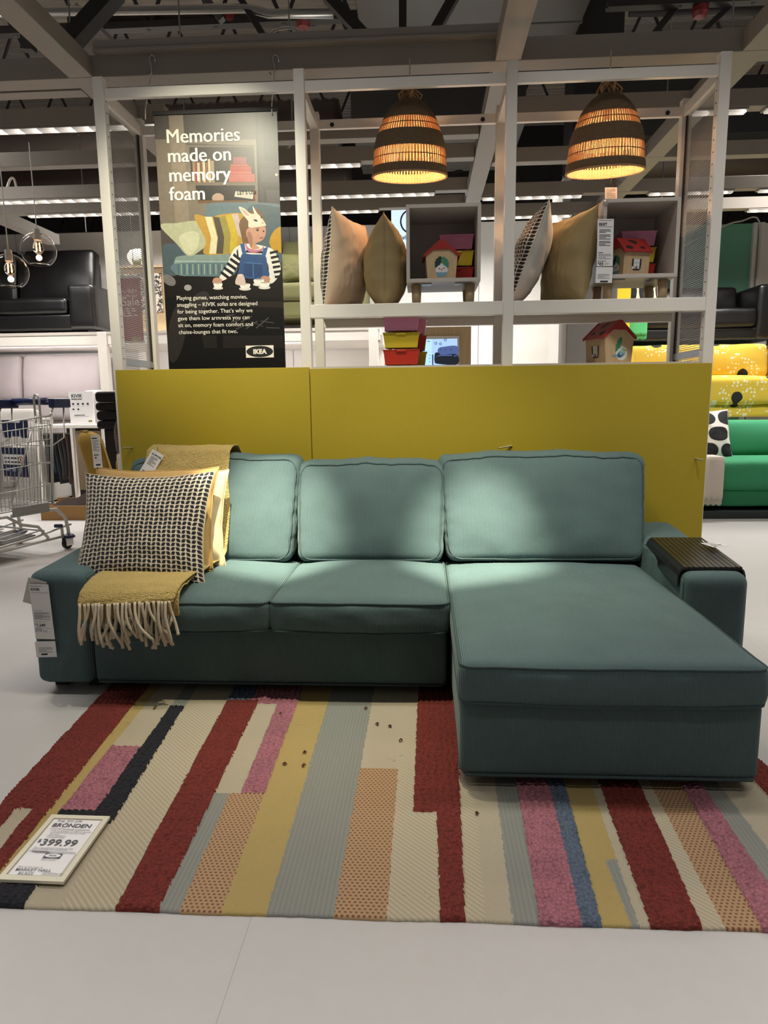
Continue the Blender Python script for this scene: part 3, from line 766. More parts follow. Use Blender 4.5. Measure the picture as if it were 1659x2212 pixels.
printed(rs, TLs, ex, ey, [('t', x0, .115*h, .014, 'Rug, low pile', 1, .0), ('t', x0-.004, .205*h, .0235, 'BRÖNDEN', 3, .012), ('t', x0, .25*h, .008, "5'7\"x7'10\" handmade multicolored", 1, .012), ('t', x0+.004, .283*h, .0075, '• The combination of different weaves', 1, .0),
    ('t', x0+.008, .308*h, .0075, 'and textures give the rug a lively', 1, .0), ('t', x0+.008, .333*h, .0075, 'character.', 1, .0), ('t', x0+.004, .358*h, .0075, '• Also available in:', 1, .0), ('t', x0+.008, .383*h, .0075, 'Handmade beige', 1, .0),
    ('t', x0-.008, .455*h, .018, '$', 3, .012), ('t', x0+.004, .50*h, .037, '399.99', 3, .012), ('t', x0-.004, .55*h, .0075, '*For rugs without a nonslip backing,', 1, .0), ('t', x0-.004, .568*h, .0075, 'place a nonslip mat underneath.', 1, .0)]
    +logo(.42*w, .615*h, .046, 3, 2)+[('t', .42*w, .70*h, .006, 'Design and Quality', 1), ('t', .42*w, .72*h, .006, 'IKEA of Sweden', 1), ('t', .16*w, .83*h, .0085, 'Pick up this item in:', 1, .0), ('t', .16*w, .875*h, .0145, 'MARKET HALL', 1, .008), ('t', .24*w, .93*h, .016, 'RUGS', 1, 0), ('t', .60*w, .90*h, .006, 'BRÖNDEN Rug, low pile', 1), ('t', .60*w, .92*h, .006, 'multicolored handmade', 1)],
    [M_ink, plain('print_grey', '77777c', .6), M_paper, plain('price_grey', '55555c', .6)], lift=-.0006)
# arm tag
def tagset(par, TL, TR, BL, th=.0012, mat=None, name='card'):
    ex, ey = (TR-TL).normalized(), (BL-TL).normalized(); w, h = (TR-TL).length, (BL-TL).length
    b = MB(); quad(b, TL, ex, ey, w, h, 0, th); b.build(name, mat or M_paper, par)
    return TL, ex, ey, w, h
ya = 2.580
at_ = thing('price_tag', 'long white price tag hanging from the front of the left sofa armrest', 'price tag', at(100, 1420, Y=ya))
tagset(at_, at(61, 1247, Y=ya+.006), at(101, 1258, Y=ya+.006), at(49, 1300, Y=ya+.006), mat=plain('card_cream', 'c9c4bb', .6), name='rear_card')
b = MB(); b.tube([at(84, 1258, Y=ya+.008), at(82, 1250, Y=ya+.012), at(84, 1247, Y=ya+.016)], .0012, 6); b.build('string', M_chrome, at_)
p, ex, ey, w, h = tagset(at_, at(62, 1262, Y=ya-.004), at(104, 1263, Y=ya-.004), at(77, 1380, Y=ya-.004))
printed(at_, p, ex, ey, [('t', .005, .010, .0075, 'Sofa with chaise', 0), ('t', .006, .026, .0155, 'KIVIK', 0, .02), ('b', .006, .034, w-.004, .0352, 1), ('b', .006, .108, .045, .1095, 1)]
    +lines(.006, .116, w-.012, 7, .0046, 1)+[('t', .006, .157, .007, 'This combination', 1), ('t', .006, .170, .009, '$', 0, .02), ('t', .0115, .1755, .0165, '1,249', 0, .02), ('b', .006, .182, w-.008, .1832, 1)]+logo(.006, .187, .023, 3, 2)+[('b', .035, .192, .055, .1935, 1), ('b', .035, .197, .052, .1985, 1)],
    [M_ink, M_inkgrey, M_paper, plain('logo_blue', '23324f', .6)])
p, ex, ey, w, h = tagset(at_, at(75, 1386, Y=ya-.004), at(119, 1385, Y=ya-.004), at(79, 1420, Y=ya-.004), name='lower_card')
printed(at_, p, ex, ey, lines(.012, .026, w-.022, 4, .006, 1, .35)+[('b', .022, .051, .048, .058, 0)])
# ------------------------------------------------------------------ loose cushions
def pillow(wd, ht, t, seed, n=40, pinch=.085, m0=0, m1=1, wr=1.0):
    b = MB()
    for side in (0, 1):
        sg = -1 if side == 0 else 1
        def fn(a, c, sg=sg):
            u, v = 2*a-1, 2*c-1
            x = wd/2*u*(1-pinch*(1-v*v)); z = ht/2*v*(1-pinch*(1-u*u))
            f = max(0, (1-abs(u)**2.3))**.55*max(0, (1-abs(v)**2.3))**.55
            y = sg*t/2*f
            e = max(abs(u), abs(v))
            k = .35+.65*smoothstep(.45, .95, e)
            y += f*wr*.012*k*nz((u*1.2+v*.6, v*1.5-u*.4, sg), 2.6, seed)+f*wr*.006*nz((u*2, v*.8, sg*2), 6, seed+3)
            z += .006*wr*nz((u, seed, 0), 2.5)*(1-v*v*.2); x += .006*wr*nz((v, seed, 3), 3)
            return (x, y, z)
        b.grid(fn, n, n, m0 if side == 0 else m1, uv=True, flip=side == 1)
    return b
def weld(o):
    bm = bmesh.new(); bm.from_mesh(o.data); bmesh.ops.remove_doubles(bm, verts=bm.verts, dist=.0004); bmesh.ops.recalc_face_normals(bm, faces=bm.faces); bm.to_mesh(o.data); bm.free()
    o.data.polygons.foreach_set('use_smooth', [True]*len(o.data.polygons))
def put_pillow(name, label, c, size, lean, yaw, mats, seed, roll=0, group=None, seam=None, **kw):
    M = Matrix.Translation(Vector(c)) @ Matrix.Rotation(radians(yaw), 4, 'Z') @ Matrix.Rotation(radians(-lean), 4, 'X') @ Matrix.Rotation(radians(roll), 4, 'Y')
    b = pillow(*size, seed, **kw); b.xform(M)
    root = thing(name, label, 'cushion', (c[0], c[1], c[2]-size[1]/2*.9), group)
    o = b.build('cover', mats, root); weld(o)
    # seam cord round the rim
    wd, ht, t = size; P = []
    pin = kw.get('pinch', .085)
    for k in range(100):
        a = k/100*4; s, f = int(a), a-int(a)
        u, v = ((2*f-1, -1), (1, 2*f-1), (1-2*f, 1), (-1, 1-2*f))[s]
        P.append(M @ Vector((wd/2*u*(1-pin*(1-v*v))+.006*kw.get('wr', 1)*nz((v, seed, 3), 3), 0, ht/2*v*(1-pin*(1-u*u))+.006*kw.get('wr', 1)*nz((u, seed, 0), 2.5)*(1-v*v*.2))))
    b = MB(); b.tube(P, .0026, 6, closed=True); b.build('seam', seam or mats[-1], root, smooth=True)
    return root
M_leaf = leafdots('black_leaf_print', 'd3c6b2', '17161f', 27, 26)
M_must = fabric('mustard_velvet', 'b5935a', .8, .08, sheen=.5); M_cream = fabric('cream_cotton', 'c9b794', .85, .06); M_peach = fabric('beige_cotton', 'bda58c', .85, .05)
M_olive = fabric('olive_velvet', '94825a', .8, .08, sheen=.5); M_whitecot = fabric('white_cotton', 'bdb8b0', .85, .05)
put_pillow('cushion', 'cream cushion standing hindmost in the row on the left seat', (-1.155, 3.015, .665), (.52, .46, .10), 22, 4, [M_cream, M_cream], 11)
put_pillow('cushion', 'mustard yellow cushion between the leaf-print and the cream cushion', (-1.19, 2.915, .685), (.555, .47, .11), 22, 2, [M_must, M_must], 23)
put_pillow('cushion', 'cream cushion with black leaf print leaning foremost on the left seat', (-1.185, 2.790, .664), (.585, .50, .13), 24, -3, [M_leaf, M_cream], 37, roll=-1, pinch=.10)
# ------------------------------------------------------------------ mohair throw
def throwmat():
    s = NT('mohair'); c = lin('b39a5e')
    a = s.noise(16, 4); v = s.voro(230, s.mapping(s.coord(), (1, 1, .8)))
    k = s.math('ADD', s.math('MULTIPLY', a, .5), s.math('MULTIPLY', v, .7))
    s.color(s.mix(k, dark(c, .72), dark(c, 1.3))); s.set(Roughness=1.0); s.b.inputs['Sheen Weight'].default_value = .8; s.b.inputs['Sheen Tint'].default_value = lin('e0cd8c')
    s.bump(s.math('ADD', s.noise(150, 4), v), .005, 1); return s.m
M_throw = throwmat(); M_fringe = fabric('fringe_wool', 'd2c5ae', .95, .12, 500, .002)
th = thing('throw_blanket', 'mustard mohair throw with pale fringe draped over the left seat and back cushion', 'blanket', (-1.15, 2.6, .46))
PATH = [(3.535, .60), (3.525, .80), (3.505, .92), (3.44, .972), (3.36, .975), (3.285, .955), (3.245, .90), (3.19, .80), (3.14, .69), (3.095, .58), (3.06, .51), (3.0, .488), (2.9, .492), (2.75, .492), (2.62, .482), (2.55, .470), (2.512, .450), (2.497, .42), (2.494, .39), (2.495, .362)]
def path(t):
    L = [0]
    for i in range(1, len(PATH)): L.append(L[-1]+math.dist(PATH[i], PATH[i-1]))
    d = t*L[-1]
    for i in range(1, len(PATH)):
        if d <= L[i]+1e-9:
            f = (d-L[i-1])/(L[i]-L[i-1]); a = PATH[i-1]; c = PATH[i]
            return (a[0]+(c[0]-a[0])*f, a[1]+(c[1]-a[1])*f)
    return PATH[-1]
def thfn(a, c):
    y, z = path(a)
    xl = -1.352+.02*smoothstep(.6, 1, a)+.008*nz((a*9, 0, 0), 1.0); xr = -.938+.03*smoothstep(.3, .6, a)*(1-smoothstep(.6, .95, a))-.004*a+.008*nz((a*9, 5, 0), 1.0)
    x = xl+(xr-xl)*c
    d = .006*nz((x*1.3, a*2.2, 1), 6)+.0025*nz((x, a, 3), 60)+.0015*nz((x, a, 3), 130)
    slope = smoothstep(.86, .95, a)
    return (x, y-d-.004*slope*sin(x*60), z+d*(1-slope)+(.02*slope*(c-.2) if a > .9 else 0))
b = MB(); b.grid(thfn, 150, 60); b.build('cloth', M_throw, th, smooth=True, solid=.006)
# folded upper layer over the seat front
def up2(a, c):
    Q = [(2.72, .503), (2.62, .496), (2.55, .484), (2.505, .462), (2.486, .435), (2.482, .418)]
    f = a*(len(Q)-1); i = min(int(f), len(Q)-2); f -= i
    y, z = Q[i][0]+(Q[i+1][0]-Q[i][0])*f, Q[i][1]+(Q[i+1][1]-Q[i][1])*f
    x = -1.335+(.405-.03*a)*c
    d = .005*nz((x*1.5, a, 9), 6)+.002*nz((x, a, 3), 70)
    return (x, y-d, z+d*.5+.018*a*c)
b = MB(); b.grid(up2, 30, 50); b.build('folded_layer', M_throw, th, smooth=True, solid=.007)
random.seed(21)
for k in range(42):
    top = k < 24
    if top: x = -1.33+.368*(k+.5)/24+random.uniform(-.004, .004); z0 = .425+.018*(x+1.33)/.37; y0 = 2.479; L = random.uniform(.125, .175)
    else: x = -1.32+.36*(k-24+.5)/18+random.uniform(-.006, .006); z0 = .366+.015*(x+1.33)/.37; y0 = 2.492; L = random.uniform(.085, .135)
    P = []; sw = random.uniform(-.035, .035) if random.random() < .75 else random.uniform(-.075, .075); ph = random.uniform(0, 6); bow = random.uniform(0, .012)
    for i in range(15):
        t = i/14
        P.append((x+sw*t*t+.006*sin(t*5+ph)*t, y0-bow*sin(t*pi)+.004*sin(t*4+ph)-(.006 if top else 0), z0-L*t+.002*sin(t*40+ph)))
    b = MB(); b.tube(P, .0052, 7, r2=.0062); b.build('tassel', M_fringe, th, smooth=True)
# tag pinned on the throw
tg = thing('price_tag', 'white price tag tilted on the mustard throw at the top of the left back cushion', 'price tag', at(330, 1000, Y=3.24))
TL, TR, BL = at(330, 970, Y=3.235), at(354, 984, Y=3.245), at(301, 1018, Y=3.20)
p, ex, ey, w, h = tagset(tg, TL, TR, BL)
printed(tg, p, ex, ey, [('t', .008, .010, .006, 'Throw', 1), ('t', .007, .023, .0115, 'KLIPPIGEL', 0, .02)]+lines(.010, .030, w-.022, 7, .0066, 1)+[('t', .008, h-.004, .018, '$39', 0, .02)])
b = MB(); b.tube([at(341, 973, Y=3.236), at(340, 966, Y=3.26)], .0015, 5); b.build('string', M_ink, tg)
# ------------------------------------------------------------------ armrest tray
tr = thing('armrest_tray', 'black slatted wooden tray bent over the right sofa armrest', 'tray', (1.118, 2.885, .52))
SHT = Matrix(((1, .05, 0, -2.655*.05), (0, 1, 0, 0), (0, .055, 1, -2.655*.055), (0, 0, 0, 1)))   # follows the slope of the arm
M_tray = plain('tray_black', '1d1a15', .28, var=.15)
b = MB(); ns = 11; xa, xb = 1.006, 1.230; sw = (xb-xa)/ns
for i in range(ns): b.box((xa+i*sw+.0012, 2.655, .527), (xa+(i+1)*sw-.0012, 3.115, .535))
b.xform(SHT); b.build('slat_top', M_tray, tr, bevel=.001)
b = MB(); b.box((xa-.002, 2.654, .522), (xb+.002, 3.116, .5265)); b.xform(SHT); b.build('backing', M_black, tr)
for sg, x in ((-1, .985), (1, 1.244)):
    b = MB(); pr = [(x-sg*.0, .455), (x, .50), (x-sg*.006, .520), (x-sg*.020, .5345), (x-sg*.024, .5275), (x-sg*.012, .516), (x-sg*.006, .498), (x-sg*.006, .455)]
    b.prism(pr, lambda a, c, d: (a, d, c), 2.655, 3.115); b.xform(SHT); b.build('side_flap', M_tray, tr)
tg = thing('price_tag', 'small white price tag lying on the black armrest tray', 'price tag', (1.20, 2.95, .537))
TL, TR, BL = at(1513, 1173, Z=.566), at(1550, 1171, Z=.566), at(1530, 1193, Z=.566)
ex = (TR-TL).normalized(); ey = (BL-TL); ey = (ey-ex*ey.dot(ex)).normalized()
b = MB(); quad(b, TL, ex, ey, .075, .085); b.build('card', M_paper, tg)
printed(tg, TL, ex, ey, lines(.008, .010, .055, 4, .007, 1, .3)+[('t', .010, .058, .019, '$19.99', 0, .03), ('b', .010, .068, .03, .076, 0), ('b', .038, .068, .066, .071, 1)])
b = MB(); b.tube([TL+ex*.02+ey*.004, TL+ex*.016-ey*.012+Vector((0, 0, .008)), TL+ex*.024-ey*.02+Vector((0, 0, .002))], .0016, 6); b.build('string', M_chrome, tg)

# tufts of wool lying on the rug
M_tuft = fabric('wool_tuft', '5a3226', .95)
for k, (x, y) in enumerate(((815, 1562), (843, 1567), (656, 1651), (615, 1648), (658, 1623), (335, 1527), (866, 1597), (1030, 1755), (607, 1540), (790, 1528))):
    p = at(x, y, Z=.016); random.seed(k+3); b = MB()
    for q in range(4):
        a_ = random.uniform(0, 6.3); l_ = random.uniform(.004, .009); b.tube([p-Vector((cos(a_)*l_, sin(a_)*l_, .004)), p+Vector((0, 0, .003)), p+Vector((cos(a_)*l_*.6, sin(a_+.5)*l_, -.003))], .0018, 5)
    tag(b.build('wool_tuft', M_tuft), 'tiny dark red-brown wool tuft lying on the striped rug', 'lint', 'wool tufts lying on the rug')
# ------------------------------------------------------------------ poster
YP = 3.715
ba = thing('poster_banner', 'tall dark hanging poster with a child in front of a blue sofa', 'poster', (-1.05, YP, 1.2))
PCOL = {}
def pm(c):
    if c not in PCOL: PCOL[c] = (len(PCOL), plain('print_'+c, c, .33, var=.20, scale=38))
    return PCOL[c][0]
def c4(x, y, k=0): return at(300+x/3.686, 220+y/3.687, Y=YP-.0005-.00016*k)
TLb, TRb, BRb, BLb = c4(108, 92), c4(1090, 50), c4(1180, 2200), c4(252, 2200)
xl, xr, zt, zb = (TLb.x+BLb.x)/2, (TRb.x+BRb.x)/2, (TLb.z+TRb.z)/2, 1.22
b = MB(); b.box((xl, YP, zb), (xr, YP+.003, zt)); b.build('sheet', plain('poster_black', '1d1a18', .35), ba)
b = MB(); b.box((xl-.004, YP-.006, zt-.012), (xr+.004, YP+.008, zt+.006)); b.build('hanging_bar', M_black, ba)
pic = MB(); LAY = [0]
def poly(c, pts, lift=True):
    LAY[0] += 1
    k = LAY[0]*.06
    lim = lambda p: Vector((max(xl+.001, min(xr-.001, p.x)), p.y, max(zb, min(zt-.013, p.z))))
    pic.add([lim(c4(x, y, k)) for x, y in pts], [tuple(range(len(pts)))], pm(c))
def spline(pts, n=6):
    out = []; N = len(pts)
    for i in range(N):
        p0, p1, p2, p3 = pts[i-1], pts[i], pts[(i+1) % N], pts[(i+2) % N]
        for k in range(n):
            t = k/n
            out.append(tuple(.5*((2*p1[j])+(p2[j]-p0[j])*t+(2*p0[j]-5*p1[j]+4*p2[j]-p3[j])*t*t+(-p0[j]+3*p1[j]-3*p2[j]+p3[j])*t**3) for j in (0, 1)))
    return out
def blob(c, pts): poly(c, spline(pts))
def ell(c, x, y, rx, ry, rot=0): poly(c, [(x+rx*cos(a)*cos(rot)-ry*sin(a)*sin(rot), y+rx*cos(a)*sin(rot)+ry*sin(a)*cos(rot)) for a in [i*pi/12 for i in range(24)]])
# room behind, its wall printed lighter to imitate lamp glare on the poster
poly('4a433e', [(90, 60), (1200, 60), (1200, 1320), (90, 1320)]); poly('756a5c', [(90, 300), (940, 300), (960, 860), (90, 1000)])
poly('857868', [(235, 90), (350, 90), (400, 960), (290, 960)]); poly('564d45', [(380, 330), (920, 345), (925, 360), (380, 345)]); poly('3a332f', [(400, 360), (915, 360), (930, 640), (420, 640)])
poly('6f6152', [(380, 640), (930, 640), (930, 660), (380, 660)]); poly('2b2624', [(450, 665), (925, 665), (930, 790), (470, 790)]); poly('40393a', [(935, 60), (1200, 60), (1200, 800), (960, 800)])
poly('2a2627', [(985, 110), (1200, 110), (1200, 470), (1000, 470)]); poly('4d4545', [(968, 530), (1200, 530), (1200, 640), (975, 640)]); poly('353031', [(985, 670), (1200, 670), (1200, 800), (1000, 800)]); poly('4a4344', [(1010, 700), (1200, 700), (1200, 800), (1025, 800)])
ell('bcb4aa', 1095, 580, 11, 11); poly('2e2829', [(925, 60), (940, 60), (965, 800), (950, 800)])
for i, (x, w_, c) in enumerate(((425, 18, '8c7a5e'), (445, 12, '9a3a32'), (462, 22, 'b3a283'), (488, 15, '6d4a36'), (505, 20, 'c0b08c'), (530, 14, '8a5a44'), (548, 20, 'b9ab8e'), (572, 24, '948467'))): poly(c, [(x, 455+(i % 3)*14), (x+w_, 455+(i % 3)*14), (x+w_+8, 640), (x+8, 640)])
for x0, y0, x1, y1, c in ((750, 440, 855, 495, '86404a'), (730, 497, 870, 512, 'a04b40'), (725, 514, 893, 552, '9c3a30'), (720, 554, 895, 572, 'b3564a'), (715, 574, 922, 638, 'a5564e')): poly(c, [(x0, y0), (x1, y0), (x1+4, y1), (x0, y1)])
ell('a58a78', 630, 765, 48, 38); poly('b9b3a4', [(768, 712), (915, 715), (908, 775), (760, 755)]); poly('a3502a', [(920, 700), (932, 700), (936, 800), (926, 800)]); poly('6a4a2c', [(470, 785), (870, 785), (870, 806), (470, 806)])
LET = [('LET\u2019S USE', 782, 738, 26)]
# sofa in the picture
blob('5f7076', [(535, 835), (575, 805), (800, 800), (1110, 812), (1180, 850), (1170, 1250), (560, 1240), (530, 960)]); blob('4c5b62', [(870, 850), (1110, 840), (1180, 880), (1170, 1250), (900, 1250)])
blob('46545a', [(180, 1160), (280, 1130), (420, 1160), (300, 1380), (200, 1390)]); blob('7a8b84', [(285, 1265), (340, 1225), (600, 1215), (740, 1230), (740, 1385), (500, 1392), (295, 1372)])
blob('5b7076', [(290, 1290), (740, 1285), (740, 1385), (500, 1392), (298, 1370)])
for i in range(18): poly('93a08e' if i % 2 else '455b63', [(310+i*23, 1292), (318+i*23, 1292), (320+i*23, 1375), (312+i*23, 1375)])
poly('8fa09a', [(285, 1263), (740, 1268), (740, 1280), (285, 1278)])
blob('a8a88a', [(170, 985), (300, 965), (460, 948), (540, 1000), (560, 1110), (470, 1200), (390, 1225), (300, 1130)]); blob('bdbc9e', [(320, 1080), (420, 1030), (480, 1060), (460, 1170), (390, 1215)])
blob('b08a3a', [(440, 905), (560, 920), (640, 900), (800, 885), (850, 930), (820, 1200), (700, 1212), (520, 1210), (530, 1100)])
for c, q in (('cfc6a2', [(525, 915), (580, 915), (625, 1080), (615, 1210), (560, 1210), (575, 1080)]), ('4f453a', [(590, 915), (640, 920), (680, 1080), (670, 1210), (615, 1210), (630, 1080)]), ('8f8440', [(640, 920), (690, 905), (730, 1060), (720, 1205), (672, 1208), (682, 1080)]), ('b9a02e', [(690, 905), (740, 895), (790, 1060), (765, 1200), (722, 1205), (732, 1060)]), ('b7a5a0', [(740, 895), (790, 890), (825, 1050), (815, 1080), (790, 1060)])): poly(c, q)
blob('b58a1c', [(1040, 1130), (1060, 1050), (1120, 995), (1200, 1000), (1200, 1190), (1090, 1190)])
# dark table
poly('15100e', [(170, 1385), (1200, 1400), (1200, 1580), (200, 1580)]); poly('0e0c0b', [(180, 1560), (1200, 1560), (1200, 2220), (230, 2220)]); poly('26201d', [(640, 1590), (1200, 1590), (1200, 1640), (640, 1625)])
poly('1f1b19', [(500, 1860), (1200, 1860), (1200, 1960), (520, 1960)]); poly('0a0908', [(610, 1640), (665, 1640), (672, 1990), (622, 1990)]); ell('2b2725', 300, 1840, 70, 240, .15); ell('2e2a28', 470, 1620, 70, 130, .6); ell('6d6b6a', 240, 1420, 60, 38, .6); ell('94918e', 390, 1480, 30, 24)
for k in range(9): poly('4a4644', [(690+k*40, 1700+(k*53) % 110), (760+k*45, 1690+(k*41) % 110), (765+k*45, 1697+(k*41) % 110), (695+k*40, 1708+(k*53) % 110)])
# child with a rabbit mask
blob('6e5136', [(800, 960), (850, 900), (940, 850), (1000, 930), (1000, 1010), (900, 1060), (850, 1180), (810, 1040)])
blob('d8d4cc', [(760, 1170), (860, 1130), (1000, 1150), (1080, 1190), (1130, 1330), (1090, 1420), (1040, 1440), (1030, 1300), (980, 1260), (830, 1250), (740, 1380), (650, 1430), (640, 1400), (700, 1300)])
for (x0, y0, x1, y1) in ((795, 1180, 770, 1240), (765, 1215, 800, 1265), (740, 1250, 780, 1300), (715, 1285, 755, 1335), (690, 1320, 730, 1370), (665, 1355, 700, 1405)): poly('17151a', [(x0-8, y0-10), (x1+25, y1-10), (x1+15, y1+12), (x0-18, y0+10)])
for k in range(6): poly('17151a', [(1040+k*8, 1195+k*38), (1105+k*6, 1180+k*40), (1110+k*6, 1198+k*40), (1045+k*8, 1215+k*38)])
poly('17151a', [(855, 1180), (1000, 1190), (1000, 1208), (850, 1200)])
blob('b88a74', [(865, 1010), (930, 975), (1000, 985), (1010, 1050), (985, 1100), (930, 1130), (960, 1165), (900, 1175), (880, 1110), (855, 1060)])
blob('9b6f5a', [(870, 1030), (900, 1060), (905, 1130), (890, 1160), (865, 1080)]); ell('1d1715', 945, 1022, 10, 8); ell('1d1715', 993, 1030, 6, 7); poly('96504a', [(960, 1082), (992, 1075), (985, 1088), (965, 1092)]); poly('7a4f3e', [(930, 1005), (962, 1000), (962, 1007), (930, 1012)])
blob('b96f86', [(850, 1120), (870, 1160), (920, 1180), (975, 1170), (990, 1150), (995, 1175), (930, 1200), (870, 1190), (845, 1140)])
blob('2f4d7a', [(820, 1215), (900, 1215), (1005, 1225), (1020, 1310), (1035, 1390), (920, 1410), (800, 1390), (800, 1320)]); poly('26406a', [(840, 1280), (980, 1290), (985, 1380), (930, 1400), (835, 1380)]); poly('476896', [(840, 1276), (980, 1286), (980, 1294), (840, 1284)]); poly('476896', [(905, 1285), (913, 1285), (918, 1400), (910, 1400)])
for q in ([(805, 1130), (840, 1130), (855, 1210), (825, 1215)], [(990, 1170), (1030, 1150), (1010, 1225), (975, 1235)]): poly('34588a', q)
blob('d5c7b4', [(795, 838), (840, 850), (890, 890), (950, 895), (1010, 975), (990, 990), (880, 1000), (870, 950), (830, 900)]); blob('d5c7b4', [(905, 830), (950, 900), (970, 920), (930, 915)]); blob('c99a8e', [(812, 850), (845, 865), (880, 905), (850, 900)]); ell('3a2f2a', 930, 945, 17, 8, .3); ell('c98f84', 985, 965, 10, 6); ell('3a2f2a', 975, 920, 6, 9)
for x, y in ((618, 1425), (1000, 1412)): blob('b48873', [(x-32, y+12), (x-20, y-20), (x+15, y-25), (x+45, y-5), (x+30, y+25), (x-10, y+30)])
for x, y, s in ((630, 1460, 32), (845, 1465, 38), (955, 1430, 38), (1000, 1455, 38)):
    ell('cfcac2', x, y+24, s*1.25, s*.38); blob('e2ded6', [(x-s, y-16), (x+s, y-16), (x+s*.7, y+20), (x-s*.7, y+20)]); ell('b2aba2', x, y-15, s*.9, 6)
blob('c9b3aa', [(770, 1450), (785, 1385), (830, 1380), (850, 1440), (840, 1462)]); ell('d9c5bc', 808, 1380, 24, 9)
pic.build('printed_picture', [m for _, m in sorted(PCOL.values(), key=lambda t: t[0])], ba, fix=False)
tx = MB(); M_poster_txt = plain('poster_white', 'f2eadc', .4)
def ptxt(s, x, y, size_px, off=0.0, m=0, slope=0):
    p = c4(x, y, 14); sz = size_px/3.686/F_PX*YP*1.0
    for dx in ((-.5, .5) if off > 0 else (0,)): put_text(tx, s, p+Vector((dx*sz*.03, dx*.0005, 0)), (1, 0, 0), (0, 0, 1), sz, m)
for s, x, y in (('Memories', 215, 330), ('made on', 228, 482), ('memory', 238, 636), ('foam', 245, 786)): ptxt(s, x, y, 141, .007)
tx.build('headline', [M_poster_txt, M_black], ba, fix=False); tx = MB()
for i, s in enumerate(('Playing games, watching movies,', 'snuggling \u2013 KIVIK sofas are designed', 'for being together. That\u2019s why we', 'gave them low armrests you can', 'sit on, memory foam comfort and', 'chaise-lounges that fit two.')): ptxt(s, 300+3.4*i, 1578+54.3*i, 43.5, -.010)
tx.build('body_text', [M_poster_txt, M_black], ba, fix=False); tx = MB()
p = c4(850, 1942, 14); q = c4(1075, 2035, 14); lw = q.x-p.x; lh = p.z-q.z
tx.add([p, p+Vector((lw, 0, 0)), p+Vector((lw, 0, -lh)), p+Vector((0, 0, -lh))], [(0, 1, 2, 3)], 0)
tx.add([p+Vector((lw*.5+lw*.48*cos(a*pi/20), -.0006, -lh*.5+lh*.46*sin(a*pi/20))) for a in range(40)], [tuple(range(40))], 1)
put_text(tx, 'IKEA', p+Vector((lw*.5, -.0012, -lh*.68)), (1, 0, 0), (0, 0, 1), lh*.52, 0, offset=lh*.03, align='CENTER', space=1.05)
tx.build('logo', [M_poster_txt, M_black], ba, fix=False); tx = MB()
for s, x, y, z in LET: put_text(tx, s, c4(x, y, 14), (1, 0, 0), (0, 0, 1), .024, 1)
tx.build('card_text', [M_poster_txt, M_black], ba, fix=False)
for px_, lab in ((323, 'left'), (590, 'right')):
    top = at(px_, 118, Y=YA-.02); bx = top.x
    b = MB(); P = [(bx+.028, YA-.02, top.z-.035), (bx+.026, YA-.02, top.z-.01), (bx+.01, YA-.02, top.z), (bx-.004, YA-.02, top.z-.015), (bx+.006, YA-.02, top.z-.06), (bx+.004, YA-.02, top.z-.095), (bx-.012, YA-.02, top.z-.10), (bx-.02, YA-.02, top.z-.085)]
    b.tube(P, .0035, 7); tag(b.build('s_hook', M_chrome, smooth=True), 'steel S hook on the cross beam above the %s poster corner' % lab, 'hook')
    b = MB(); b.tube([(bx+.002, YA-.022, top.z-.098), (bx+.012, YP, zt+.02), (bx+.012, YP-.008, zt-.03)], .0028, 6); b.build('hanging_cord', M_white, ba)
# ------------------------------------------------------------------ basket pendant lamps
def straw(name, c, tr=.5):
    s = NT(name); c = lin(c)
    co = s.coord(); v = s.noise(40, 3, s.mapping(co, (1, 1, .2)))
    s.color(s.mix(v, dark(c, .65), dark(c, 1.25))); s.set(Roughness=.7)
    t = s.n('ShaderNodeBsdfTranslucent'); t.inputs[0].default_value = c
    mx = s.n('ShaderNodeMixShader'); mx.inputs[0].default_value = tr
    s.l(s.b.outputs[0], mx.inputs[1]); s.l(t.outputs[0], mx.inputs[2]); s.l(mx.outputs[0], s.out.inputs[0])
    return s.m
def weave(name, c):
    s = NT(name); c = lin(c); x, y, z = s.sep(s.coord())
    a = s.math('MULTIPLY', s.math('ARCTAN2', y, x), 55.0)
    row = s.math('MULTIPLY', z, 260.0)
    sg = s.math('MULTIPLY', s.math('MODULO', s.math('FLOOR', row), 2.0), pi)
    h = s.math('MULTIPLY', s.math('MULTIPLY_ADD', s.math('SINE', s.math('ADD', a, sg)), .5, .5), s.math('SINE', s.math('MULTIPLY', s.math('FRACT', row), pi)))
    k = s.math('MULTIPLY_ADD', h, .7, s.math('MULTIPLY', s.noise(60, 2), .4))
    s.color(s.mix(k, dark(c, .35), dark(c, 1.35))); s.set(Roughness=.75); s.bump(h, .004, 1); return s.m
M_straw = straw('straw_sticks', 'd2ab78', .35); M_weave = weave('dark_weave', '7a6244'); M_winner = weave('straw_weave', 'd0a878'); M_cord_w = plain('lamp_cord', 'b9a68c', .6)
M_bulb = emit('warm_bulb', 'ffd0a0', 8)
PROF = [(0.0, .196), (.02, .1965), (.057, .194), (.11, .191), (.162, .187), (.21, .178), (.262, .166), (.30, .154), (.338, .141), (.376, .122), (.405, .104), (.424, .090), (.443, .074), (.457, .056)]
def prof(z):
    for i in range(len(PROF)-1):
        if z <= PROF[i+1][0]: f = (z-PROF[i][0])/(PROF[i+1][0]-PROF[i][0]); return PROF[i][1]+f*(PROF[i+1][1]-PROF[i][1])
    return PROF[-1][1]
